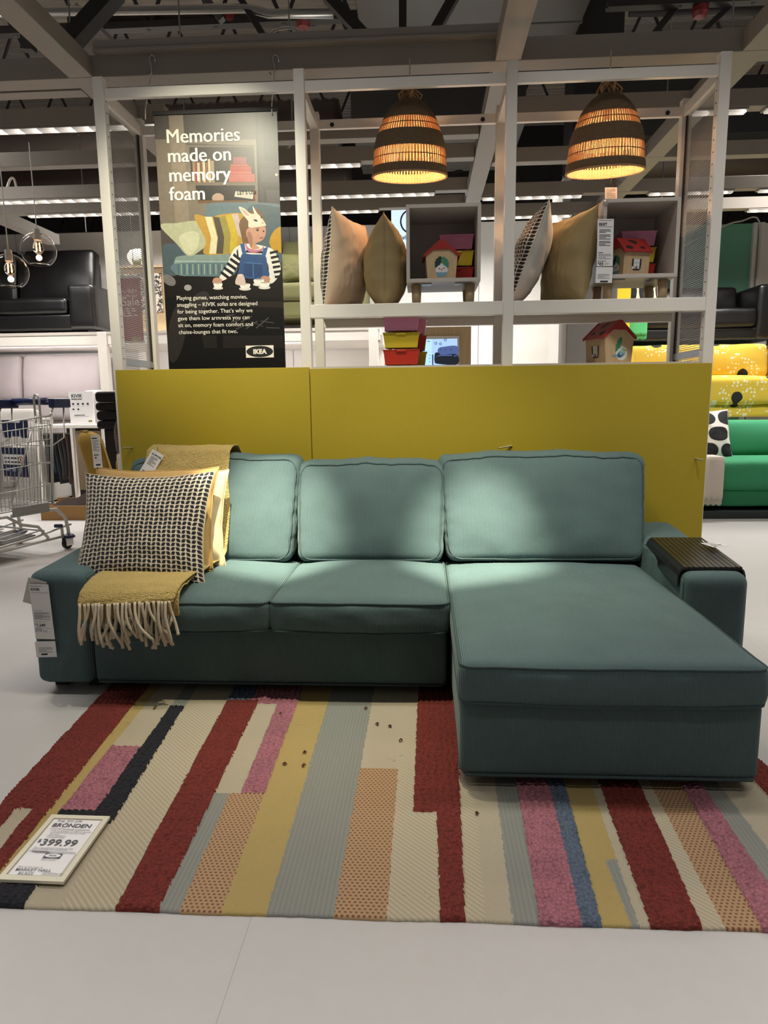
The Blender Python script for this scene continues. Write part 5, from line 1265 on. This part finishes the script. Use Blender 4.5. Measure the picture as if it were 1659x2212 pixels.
# fabric sample rack with information board
rk = Matrix.Translation((-3.99, 7.62, 0)) @ Matrix.Rotation(radians(-14), 4, 'Z')
t = thing('sample_rack', 'white open rack with hanging fabric samples beside the light grey sofa', 'rack', (-3.9, 7.6, 0))
def rbx(name, mat, a, c, par=t): b = MB(); b.box(a, c, 0, rk); return b.build(name, mat, par, bevel=.003)
for x in (-.28, .19, .60): rbx('upright', M_frame, (x, -.25, 0), (x+.035, -.205, .93))
rbx('upright', M_frame, (.60, .2, 0), (.635, .245, .93))
rbx('top_frame', M_frame, (-.28, -.25, .93), (.635, .245, .965)); rbx('bottom_board', M_frame, (-.28, -.25, .03), (.635, .245, .075))
rbx('back_board', plain('rack_back', '4a443f', .8), (-.26, .20, .075), (.62, .215, .93)); rbx('hanging_rail', M_steel, (-.26, -.19, .86), (.62, -.175, .875))
rbx('cloth_panel', fabric('taupe_panel', '7d6e58', .9), (.245, -.235, .25), (.58, -.225, .90))
for i, (c, nm, lab) in enumerate((('101012', 'black', 'leftmost'), ('15202e', 'navy', 'next to the black one'), ('1f3145', 'dark blue', 'beside the navy one'), ('2c2f34', 'charcoal', 'in the middle'), ('4a4a48', 'grey', 'right of the middle'), ('3c3c3e', 'dark grey', 'beside the grey one'), ('5b4740', 'dusty brown', 'beside the dark grey one'), ('2a2a30', 'blue-black', 'rightmost'))):
    b = MB(); xx = -.215+i*.05
    b.grid(lambda a, e, xx=xx, i=i: rk @ Vector((xx+.010*sin(e*5+i)+.02*(e), -.21+.28*a, .855-.55*e+.05*(i % 3)*e)), 6, 10)
    tag(b.build('fabric_sample', fabric('sample_'+c, c, .9), smooth=True, solid=.008), '%s fabric sample hanging in the white rack, %s' % (nm, lab), 'fabric sample', 'fabric samples hanging in the white rack')
t = thing('info_board', 'white information board with icons standing on the fabric sample rack', 'sign', at(177, 915, Y=7.50))
TL, TR, BL = at(147, 846, Y=7.46), at(200, 846, Y=7.46), at(152, 914, Y=7.46); w = TR.x-TL.x; h = TL.z-.966
b = MB(); quad(b, TL, (1, 0, 0), (0, 0, -1), w, h, 0, .01); b.build('board', M_paper, t)
printed(t, TL, (1, 0, 0), (0, 0, -1), [('t', .03, .065, .052, 'KIVIK', 0, .02), ('t', .03, .088, .022, 'Seating series', 0, .03)]+[('b', .035+i*.055, .125, .058+i*.055, .145, 0) for i in range(4)]+[('b', .035+i*.055, .185, .055+i*.055, .202, 0) for i in range(2)]+[('b', .035+i*.055, .155, .062+i*.055, .158, 1) for i in range(4)]+[('b', .05, .255, .17, .262, 0), ('b', .045, .272, .215, .275, 1)]+[('b', w-.072, h-.045, w-.03, h-.025, 3)], [M_ink, M_inkgrey, M_paper, plain('logo_tan', '8a7a40', .5)])
b = MB(); b.box((TL.x+.05, 7.47, .966), (TL.x+w-.02, 7.53, .975)); b.build('foot', M_white, t)
# black seat pads on a plinth
px0 = at(228, 880, Y=6.25).x
b = MB(); b.box((px0+.05, 6.08, 0), (px0+.55, 6.46, .962)); tag(b.build('plinth', M_black, bevel=.004), 'black plinth under the stack of seat pads behind the mustard armchair', 'plinth')
zz = .963
for i, (hh, lab) in enumerate(((.075, 'lowest'), (.085, 'second from below'), (.075, 'third from below'), (.095, 'topmost'))):
    q = rbox((px0+.28+.015*(i % 2), 6.27, zz+hh/2), (.56+.02*(i % 2), .46, hh), .03, (8, 8, 3), lambda w_, u: w_+Vector((nz(w_, 6), nz(w_, 5, 3), 0))*.012)
    tag(q.build('seat_pad', fabric('black_pad', '101014', .8), smooth=True), 'black seat pad in the stack left of the yellow panel, %s' % lab, 'cushion', 'black seat pads in a stack'); zz += hh+.001
# mustard armchair
M_arm = fabric('mustard_wool', '9f8036', .9, .06)
t = thing('armchair', 'mustard armchair half hidden behind the yellow panel and the sofa cushions', 'armchair', (-2.40, 4.97, 0))
b = rbox((-2.40, 5.20, .60), (.17, .46, .78), .075, (8, 12, 14), lambda w_, u: w_+Vector((-.08*max(0, u.z)+.06*(1-u.y**2)*(1 if u.x > 0 else 0)*-1+.03*u.y**2*(1 if u.x > 0 else 0), 0, -.03*u.y**2*max(0, u.z)))); b.build('backrest', M_arm, t, smooth=True)
soft(t, 'seat', M_arm, (-2.32, 5.0, .28), (-1.66, 5.64, .47), .06, .02)
for y in (4.90, 5.60): soft(t, 'armrest', M_arm, (-2.30, y, .25), (-1.72, y+.12, .79), .05)
t.rotation_euler.z = radians(24)
for x in (-2.3, -1.75):
    for y in (5.02, 5.62): b = MB(); b.lathe([(.0005, 0), (.014, 0), (.022, .26), (.0005, .26)], (x, y, 0), 10); b.build('leg', M_oak, t)
M_rib = corduroy('brown_rib', '5a4740', .022, 2)
put_pillow('cushion', 'dark brown ribbed cushion in the mustard armchair', (-2.285, 5.12, .87), (.36, .40, .11), 8, 110, [M_rib, M_rib], 17)
b = MB(); b.grid(lambda a, c: (-2.262+.17*a, 4.945+.09*a+.008*sin(a*30)+(.12*(.2-c)/.2 if c < .2 else 0), .815-(0 if c < .2 else .5*(c-.2))), 12, 14); tag(b.build('throw_blanket', fabric('white_wool', 'cfc9c0', .95), smooth=True, solid=.014), 'white woollen throw hanging over the arm of the mustard armchair', 'blanket')
tg = thing('price_tag', 'long white price tag on the back of the mustard armchair', 'price tag', at(208, 1012, Y=4.87))
p, ex, ey, w, h = tagset(tg, at(196, 941, Y=4.87), at(215, 940, Y=4.87), at(203, 1011, Y=4.87))
printed(tg, p, ex, ey, [('b', .006, .01, .02, .0125, 1), ('b', .006, .018, .045, .026, 0)]+lines(.008, .036, w-.016, 11, .0075, 1)+[('t', .010, .148, .017, '$549', 0, .03), ('b', .012, .158, .03, .166, 0), ('b', 0, .178, w, .1795, 1)]+[('b', .018, h-.028, .052, h-.016, 0)])
# cardboard box on the floor
t = thing('cardboard_box', 'flat brown cardboard box with a torn dark lining on the floor behind the trolley', 'box', (-3.6, 6.98, 0))
M_card = plain('cardboard', 'a07a4c', .85, var=.08, scale=14)
b = MB(); x0, x1, y0, y1 = -3.97, -3.2, 6.80, 7.16
b.box((x0, y0, 0), (x1, y0+.012, .15)); b.box((x0, y1-.012, 0), (x1, y1, .19)); b.box((x0, y0+.012, 0), (x0+.012, y1-.012, .15)); b.box((x1-.012, y0+.012, 0), (x1, y1-.012, .15)); b.box((x0+.012, y0+.012, 0), (x1-.012, y1-.012, .10)); b.build('tray', M_card, t)
b = MB(); b.grid(lambda a, c: (x0+.04+.60*a, y1-.05-.16*c+.02*sin(a*9), .125+.20*(1-c)*(a*.9+.1)+.015*sin(a*14)*(1-c)), 14, 6); b.build('torn_liner', plain('liner', '2a1c12', .9), t, solid=.006)
# ------------------------------------------------------------------ shopping trolley
t = thing('shopping_trolley', 'steel wire shopping trolley with blue handle at the left edge', 'shopping cart', (-3.2, 4.9, 0))
ang = math.atan2(-.93, -.37); Mc = Matrix.Translation((-2.965, 5.36, 0)) @ Matrix.Rotation(ang, 4, 'Z')
# local: x forward, y to the trolley's left is +; near side panel at y = 0, far side at y = -W
Wc = .62; M_wire = plain('trolley_steel', 'b9b9b5', .38, .6); M_blue = plain('trolley_blue', '15204a', .4)
def L(x, y, z): return Mc @ Vector((x, y, z))
def topz(x): return 1.10-.10*x
def botz(x): return .40-.02*x
def inset(x, z): return .05*(1-(z-.4)/.7)
def rx(z): return .02+.0*z
def side_pt(x, f, y0):
    z = botz(x)+(topz(x)-botz(x))*f
    return L(x+.055*(1-f)*(1-x*1.6), y0, z)
for y0, nm in ((0, 'near'), (-Wc, 'far')):
    b = MB()
    for f in (0, .22, .48, .74, .9, 1): b.tube([side_pt(x, f, y0) for x in (0, .5, 1.0)], .0065 if f in (0, 1) else .004, 6)
    for k in range(30): x = .02+k*.034; b.tube([side_pt(x, 0, y0), side_pt(x, 1 if k % 2 else .9, y0)], .0024, 5)
    b.tube([L(-.0, y0, topz(0)+.03), L(.06, y0, .40)], .010, 8); b.tube([L(.14, y0-.004, 1.10), L(.42, y0-.006, .45)], .007, 6)
    b.build('side_panel', M_wire, t, smooth=True)
b = MB()
for k in range(13): y = -k*Wc/12; b.tube([L(.03, y, .40), L(1.0, y, .385)], .003, 5)
for x in (.03, .3, .6, .98): b.tube([L(x, 0, .398), L(x, -Wc, .398)], .004, 5)
b.build('basket_floor', M_wire, t)
b = MB()
for k in range(19): y = -.015-k*(Wc-.03)/18; b.tube([L(.005, y, 1.05), L(.055, y, .40)], .0024, 5)
for z in (1.06, .98, .86, .72, .56, .42): b.tube([L(.005+.05*(1.05-z)/.65, 0, z), L(.005+.05*(1.05-z)/.65, -Wc, z)], .004, 5)
b.build('rear_panel', M_wire, t)
b = MB()
for k in range(15): y = -.02-k*(Wc-.04)/14; b.tube([L(1.0, y, .98), L(.98, y, .385)], .0026, 5)
b.build('front_panel', M_wire, t)
hb = MB(); hb.tube([L(-.13, .015, 1.20), L(-.13, -Wc-.015, 1.20)], .017, 12); hb.tube([L(-.13, -.20, 1.215), L(-.13, -Wc+.02, 1.215)], .029, 12); h_ = hb.build('handle', M_blue, t, smooth=True)
b = MB()
for y in (.0, -Wc): b.box((-.17, y-.03, 1.16), (.0, y+.03, 1.235), 0, Mc)
b.build('handle_bracket', M_blue, h_, bevel=.01)
b = MB()
for y in (0, -Wc): b.tube([L(-.02, y, 1.17), L(.01, y, 1.10)], .008, 6); b.tube([L(-.12, y, 1.16), L(-.10, y, .92), L(.02, y, .86)], .006, 6)
b.tube([L(-.05, -.19, 1.04), L(-.05, -.19, 1.24), L(-.05, -.205, 1.265), L(-.05, -.235, 1.265), L(-.05, -.25, 1.24), L(-.05, -.25, 1.04)], .009, 8); b.build('handle_stay', M_wire, t, smooth=True)
b = MB(); b.box((.03, -Wc+.10, .93), (.045, -.26, 1.045), 0, Mc); b.box((.02, -.31, .92), (.055, -.255, 1.065), 0, Mc); b.box((.02, -Wc+.09, .92), (.055, -Wc+.15, 1.065), 0, Mc); b.build('child_seat_flap', M_blue, t, bevel=.006)
b = MB(); b.box((.048, -Wc+.06, .60), (.054, -.27, .84), 0, Mc); sg = b.build('notice_plate', M_blue, t)
exl = (Mc.to_3x3() @ Vector((0, -1, 0))); 
b = MB()
def on(y0, z0, y1, z1, m, d=.0562): b.add([L(d, y0, z0), L(d, y1, z0), L(d, y1, z1), L(d, y0, z1)], [(0, 1, 2, 3)], m)
on(-Wc+.07, .70, -.30, .785, 0); 
for i in range(2):
    for k in range(5): on(-Wc+.085+k*.04, .715+i*.033, -Wc+.115+k*.04, .728+i*.033, 1, .0568)
c_ = (-.335, .742); b.add([L(.0568, c_[0]+.03*cos(i*pi/10), c_[1]+.03*sin(i*pi/10)) for i in range(20)], [tuple(range(20))], 2); b.add([L(.0574, c_[0]+.022*cos(i*pi/10), c_[1]+.022*sin(i*pi/10)) for i in range(20)], [tuple(range(20))], 0); on(c_[0]-.006, c_[1]-.014, c_[0]+.006, c_[1]+.014, 1, .058)
for k in range(3): on(-Wc+.09+k*.08, .645, -Wc+.135+k*.08, .675, 3)
b.build('notice_print', [M_paper, M_ink, plain('notice_red', 'b0402e', .5), plain('notice_pale', '8793b8', .5)], sg, fix=False)
b = MB()
for y in (0, -Wc): b.box((.10, y-.008, .34), (.42, y+.008, .415), 0, Mc)
b.build('chassis_plate', plain('plate_grey', '8a8c8c', .5), t, bevel=.003)
b = MB()
for y in (-.02, -Wc+.02):
    b.tube([L(.42, y, .35), L(.20, y, .355), L(.02, y, .345), L(-.06, y, .27), L(-.08, y, .16), L(-.08, y, .115)], .014, 8)
    b.tube([L(.85, y, .36), L(.46, y, .35), L(.34, y, .27), L(.20, y, .23), L(.12, y, .13), L(.12, y, .10)], .012, 8)
    b.tube([L(-.11, y, .20), L(-.02, y, .19), L(.25, y, .15), L(.95, y, .10)], .010, 8); b.tube([L(-.02, y, .21), L(-.02, y, .115)], .012, 8); b.tube([L(-.10, y, .115), L(.95, y, .085)], .011, 8)
b.tube([L(.5, -.02, .17), L(.5, -Wc+.02, .17)], .008, 6); b.tube([L(.15, -.02, .19), L(.15, -Wc+.02, .19)], .008, 6); b.tube([L(.9, -.02, .1), L(.9, -Wc+.02, .1)], .008, 6)
for k in range(5): b.tube([L(.15+.02*k, -.06-k*.12, .188), L(.7, -.06-k*.12, .14)], .006, 5)
b.build('chassis', M_wire, t, smooth=True)
b = MB(); b.add([L(.22, -.03, .165), L(.92, -.03, .105), L(.92, -Wc+.03, .105), L(.22, -Wc+.03, .165)], [(0, 1, 2, 3)]); b.build('lower_shelf', plain('trolley_shelf', '5f5d5b', .5), t, solid=.008)
b = MB(); b.tube([L(.04, -.02, .21), L(.04, .05, .215)], .016, 8); b.build('coin_lock', M_blue, t)
for x, y in ((-.08, -.02), (-.08, -Wc+.02), (.9, -.05), (.9, -Wc+.05)):
    b = MB(); b.lathe([(.0005, -.016), (.04, -.016), (.048, -.010), (.048, .010), (.04, .016), (.0005, .016)], L(x+.02, y, .049), 18, M=Matrix.Rotation(ang, 4, 'Z') @ Matrix.Rotation(pi/2, 4, 'X')); wh = b.build('wheel', M_black, t, smooth=False)
    b = MB(); b.box((x-.02, y-.026, .03), (x+.05, y-.020, .105), 0, Mc); b.box((x-.02, y+.020, .03), (x+.05, y+.026, .105), 0, Mc); b.lathe([(.0005, .10), (.02, .10), (.022, .125), (.0005, .13)], L(x, y, 0), 12); b.build('fork', M_chrome, wh)
    b = MB(); b.lathe([(.05, .092), (.056, .10), (.042, .118), (.018, .122), (.018, .112), (.05, .092)], L(x+.005, y, 0), 16); b.build('wheel_cap', M_blue, wh, smooth=True)
# ------------------------------------------------------------------ middle background
t = thing('service_sign', 'pale blue lit sign hanging behind the left cube shelf', 'sign', at(930, 600, Y=7.5))
TL, TR = at(845, 449, Y=7.5), at(1030, 445, Y=7.5); w = TR.x-TL.x
b = MB(); b.box((TL.x, 7.5, 2.42), (TL.x+w, 7.56, TL.z)); b.build('panel', emit('sign_glow', 'cfe6fa', .95), t)
b = MB(); c = at(890, 478, Y=7.49); R = .125
b.add([(c.x+(R if i % 2 == 0 else R-.016)*cos((i//2)*pi/24), 7.494, c.z+(R if i % 2 == 0 else R-.016)*sin((i//2)*pi/24)) for i in range(96)], [((2*i) % 96, (2*i+2) % 96, (2*i+3) % 96, (2*i+1) % 96) for i in range(48)])
put_text(b, 'Self-serve', at(863.5, 517, Y=7.494), (1, 0, 0), (0, 0, 1), .054, 0, offset=.001); b.build('print', plain('sign_navy', '1c2f52', .5), t, fix=False)
b = MB()
for x in (TL.x+.1, TL.x+w-.1): b.tube([(x, 7.53, TL.z), (x, 7.53, ZB)], .004, 5)
b.build('hanger', M_steel, t)
b = MB(); b.box((at(777, 500, Y=9.7).x, 9.70, at(782, 505, Y=9.7).z), (at(788, 500, Y=9.7).x, 9.79, at(782, 494, Y=9.7).z)); tag(b.build('wall_sensor', M_white, bevel=.004), 'small white sensor box on the top edge of the back wall', 'sensor')
b = MB(); b.box((at(818, 730, Y=8.45).x, 8.45, at(822, 740, Y=8.45).z), (at(827, 730, Y=8.45).x, 8.52, at(822, 722, Y=8.45).z)); b.box((at(818, 730, Y=8.45).x-.1, 8.47, at(822, 738, Y=8.45).z), (at(818, 730, Y=8.45).x+.01, 8.50, at(822, 726, Y=8.45).z)); tag(b.build('socket_box', M_white, bevel=.004), 'small white socket box at the right end of the white stage', 'socket')
t = thing('kiosk', 'wooden kiosk board with a lit screen showing a dark blue sofa', 'kiosk', (.25, 7.5, 0))
A, Bp = at(880, 707, Y=7.5), at(1018, 706, Y=7.5)
b = MB(); b.box((A.x, 7.5, 0), (Bp.x, 7.56, A.z)); b.build('board', M_oak, t, bevel=.003)
s0, s1 = at(896, 727, Y=7.49), at(992, 727, Y=7.49)
b = MB(); b.box((s0.x, 7.482, 1.30), (s1.x, 7.499, s0.z)); b.build('bezel', M_white, t, bevel=.003)
def kz(x, y, k=0): return at(900+x/11.85, 690+y/11.85, Y=7.481-.0008*k)
b = MB()
def kp(pts, m, k): b.add([kz(x, y, k) for x, y in pts], [tuple(range(len(pts)))], m)
kp([(30, 510), (1040, 492), (1040, 2300), (30, 2300)], 0, 0); kp([(390, 505), (1035, 495), (1035, 1190), (390, 1190)], 1, 1)
kp(spline([(540, 830), (560, 740), (680, 700), (1035, 685), (1035, 920), (600, 930)]), 2, 2); kp(spline([(470, 870), (560, 850), (640, 900), (1035, 900), (1035, 1150), (560, 1140), (460, 1080)]), 3, 3); kp([(480, 960), (600, 905), (905, 905), (905, 935), (600, 935)], 2, 4); kp([(950, 935), (1035, 905), (1035, 935), (950, 955)], 2, 4)
for x in (612, 745, 880): kp([(x-14, 770), (x, 755), (x+14, 770), (x, 800)], 3, 5)
for x, y in ((490, 610), (610, 625), (735, 525)):
    kp([(x+35*cos(i*pi/8), y+35*sin(i*pi/8)) for i in range(16)], 3, 3); kp([(x+22*cos(i*pi/8), y+22*sin(i*pi/8)) for i in range(16)], 1, 4)
kp([(395, 900), (425, 900), (425, 1170), (400, 1170)], 3, 3); kp([(270, 555), (340, 553), (340, 570), (270, 572)], 3, 3)
for y in (915, 995, 1080): kp([(322, y-10), (345, y-10), (345, y+10), (322, y+10)], 3, 3)
b.build('screen', [emit('screen_blue', 'a8d0f0', 1.0), emit('screen_sky', '9dbdec', 1.0), emit('screen_sofa', '45588a', 1.0), emit('screen_navy', '151c26', 1.0)], t, fix=False)
b = MB(); b.bar(at(903, 706, Y=7.3), at(915, 790, Y=7.1), .02, .02); b.build('side_rail', M_white, t)
# ------------------------------------------------------------------ right background
M_flow = NT('flower_print'); s = M_flow; cyel = lin('d8b43c')
_x, _y, _z = s.sep(s.coord()); _u = s.math('ADD', _x, 3.97); _w = s.math('ADD', s.math('ADD', _z, _y), 1.222)
_c = s.n('ShaderNodeCombineXYZ'); s.l(_u, _c.inputs[0]); s.l(_w, _c.inputs[1]); co = _c.outputs[0]
big = None
for fx, fy in ((3.46, 1.18), (3.83, 1.42), (3.66, 1.79), (3.36, 2.23), (4.02, 2.24), (2.95, 1.32), (2.70, 2.22), (3.08, 1.78), (2.45, 1.60), (4.32, 1.72), (4.5, 1.2)):
    d_ = s.math('SQRT', s.math('ADD', s.math('POWER', s.math('SUBTRACT', _u, fx), 2.0), s.math('POWER', s.math('SUBTRACT', _w, fy), 2.0)))
    big = d_ if big is None else s.math('MINIMUM', big, d_)
big = s.math('ADD', big, s.math('MULTIPLY', s.math('SUBTRACT', s.noise(9, 1, co), .5), .03))
small = s.voro(27, co, rnd=.6); leafv = s.voro(6.5, s.mapping(co, (1.0, 2.0, 1), (0, 0, .8)), rnd=.8)
dots = s.math('MULTIPLY', s.math('MULTIPLY', s.math('GREATER_THAN', big, .082), s.math('LESS_THAN', big, .205)), s.math('LESS_THAN', small, .37))
lv = s.math('MULTIPLY', s.math('LESS_THAN', leafv, .24), s.math('GREATER_THAN', big, .215)); wh = s.math('MAXIMUM', dots, lv)
s.color(s.mix(s.math('LESS_THAN', big, .06), s.mix(wh, cyel, lin('e6dcb8')), lin('1c1c1c'))); s.set(Roughness=.85); M_flow = s.m
stage('low dark stage carrying the flowered sofa behind the green sofa', 2.0, 6.5, 7.85, 9.0, .10, .80, ())
stage('high white stage carrying the black sofa on the right', 2.15, 6.5, 8.92, 10.3, 1.66, 1.78, (2.3,))
sofa_bg('leather_sofa', 'black leather sofa with slim arms up behind the flowered sofa', M_leather, 2.25, 4.42, 8.95, 1.785, .76, .48, .80, .98, .32, 1, 'metal', .10)
sofa_bg('flowered_sofa', 'yellow sofa with white and black flower print between the green and the black sofa', M_flow, 2.2, 5.74, 7.92, .802, .62, .60, .97, .80, .20, 2, 'metal', .16, base_top=.30)
t = sofa_bg('green_sofa', 'bright green fabric sofa on the floor at the right edge', M_green, 2.2, 5.0, 6.86, .06, .50, .50, .87, .92, .24, 1, base_top=.22)
b = MB(); b.box((2.2, 6.82, 0), (5.0, 7.75, .075)); tag(b.build('plinth', plain('plinth_dark', '27302d', .6), bevel=.004), 'low dark plinth under the bright green sofa', 'plinth')
def spots(name, base, N, Mr, off):
    s = NT(name); u, v, _ = s.sep(s.coord('UV'))
    y = s.math('MULTIPLY', v, Mr); x = s.math('ADD', s.math('MULTIPLY', u, N), s.math('MULTIPLY', s.math('MODULO', s.math('FLOOR', y), 2.0), off))
    fx = s.math('DIVIDE', s.math('SUBTRACT', s.math('FRACT', x), .5), .44); fy = s.math('DIVIDE', s.math('SUBTRACT', s.math('FRACT', y), .5), .44)
    d = s.math('ADD', s.math('POWER', s.math('ABSOLUTE', fx), 2.3), s.math('POWER', s.math('ABSOLUTE', fy), 2.3))
    s.color(s.mix(s.math('LESS_THAN', d, 1.0), lin(base), lin('17171a'))); s.set(Roughness=.85); return s.m
M_sp = spots('spot_print', 'd9d4ca', 1.6, 3.0, .5); M_sp2 = spots('spot_print_wide', 'd8c9ae', 2.2, 1.3, 0)
c = at(1540, 945, Y=7.18); put_pillow('cushion', 'white cushion with big black spots on the bright green sofa', (c.x-.02, 7.2, .80), (.44, .54, .15), 16, 10, [M_sp, M_sp], 33)
c = at(1540, 892, Y=7.4); put_pillow('cushion', 'dark green cushion peeking out behind the spotted cushion', (c.x-.10, 7.36, .80), (.44, .46, .12), 14, 0, [fabric('deep_green', '0f5a3a', .8)]*2, 44)
c = at(1384, 632, Y=8.8); put_pillow('cushion', 'ivory cushion with big black ovals on the black sofa, seen under the right cube', (c.x+.02, 8.98, 2.52), (.50, .50, .12), 14, 0, [M_sp2, M_sp2], 35)
def cloth(name, label, mat, x0, x1, yt, yf, zt, zb, scal):
    t = thing(name, label, 'cloth', ((x0+x1)/2, yf, zb))
    for lay, (dz, dy, nm) in enumerate(((0, 0, 'upper_layer'), (-.05, .014, 'lower_layer'))):
        b = MB()
        def fn(a, c, dz=dz, dy=dy):
            x = x0+(x1-x0)*a; d = c*1.6
            if d < .6: y = yt+(yf-yt)*d/.6; z = zt
            else: y = yf-.006*sin(a*9); z = zt-(zt-zb-dz)*(d-.6)-.018*abs(sin(a*pi*scal))*(d-.6)
            return (x, y+dy+.004*sin(a*14+c*4), z+(.004-.004*lay))
        b.grid(fn, 40, 16); b.build(nm, mat, t, smooth=True, solid=.004)
x0 = at(1505, 1040, Y=6.82).x; x1 = at(1562, 1040, Y=6.82).x; zc_ = at(1540, 1078, Y=6.82).z
cloth('scalloped_cloth', 'white scalloped cloth draped over the front of the bright green sofa', fabric('white_linen', 'c9c1b4', .9), x0, x1, 7.2, 6.815, .605, zc_, 5)
x0 = at(1330, 700, Y=8.85).x; x1 = at(1401, 700, Y=8.85).x; zc_ = at(1380, 722, Y=8.85).z
cloth('scalloped_cloth', 'mint green scalloped cloth hanging from the black sofa behind the yellow price sign', fabric('mint_cloth', '4da869', .9), x0, x1, 9.2, 8.90, 2.315, zc_, 5)
t = thing('sale_price_sign', 'yellow price sign with red hand-written figures behind the right cube shelf', 'price sign', at(1345, 712, Y=8.87))
TL, TR, BL = at(1316, 585, Y=8.87), at(1365, 585, Y=8.87), at(1312, 713, Y=8.87); w = TR.x-TL.x; h = TL.z-BL.z
b = MB(); quad(b, TL, (1, 0, 0), (0, 0, -1), w, h, 0, .004); b.build('card', plain('sale_yellow', 'e9b90c', .5), t)
b = MB(); quad(b, TL+Vector((0, -.003, -h+.02)), (1, 0, 0), (0, 0, -1), w, .022, 0, .002); b.build('bottom_strip', M_paper, t)
printed(t, TL, (1, 0, 0), (0, 0, -1), [('t', .09, .21*h, .03, '2025', 0, .03), ('t', .085, .255*h, .026, 'yellow/dots/linen pattern', 0, .01)] [:1]+[('b', .085, .245*h, .255, .258*h, 0), ('t', .055, .765*h, .17, '09', 1, .03), ('t', .075, .87*h, .03, '21 oz. old $439', 0, .0), ('t', .055, .945*h, .042, 'EA', 0, .05)], [M_ink, plain('sale_pen', 'bf3f12', .5)])
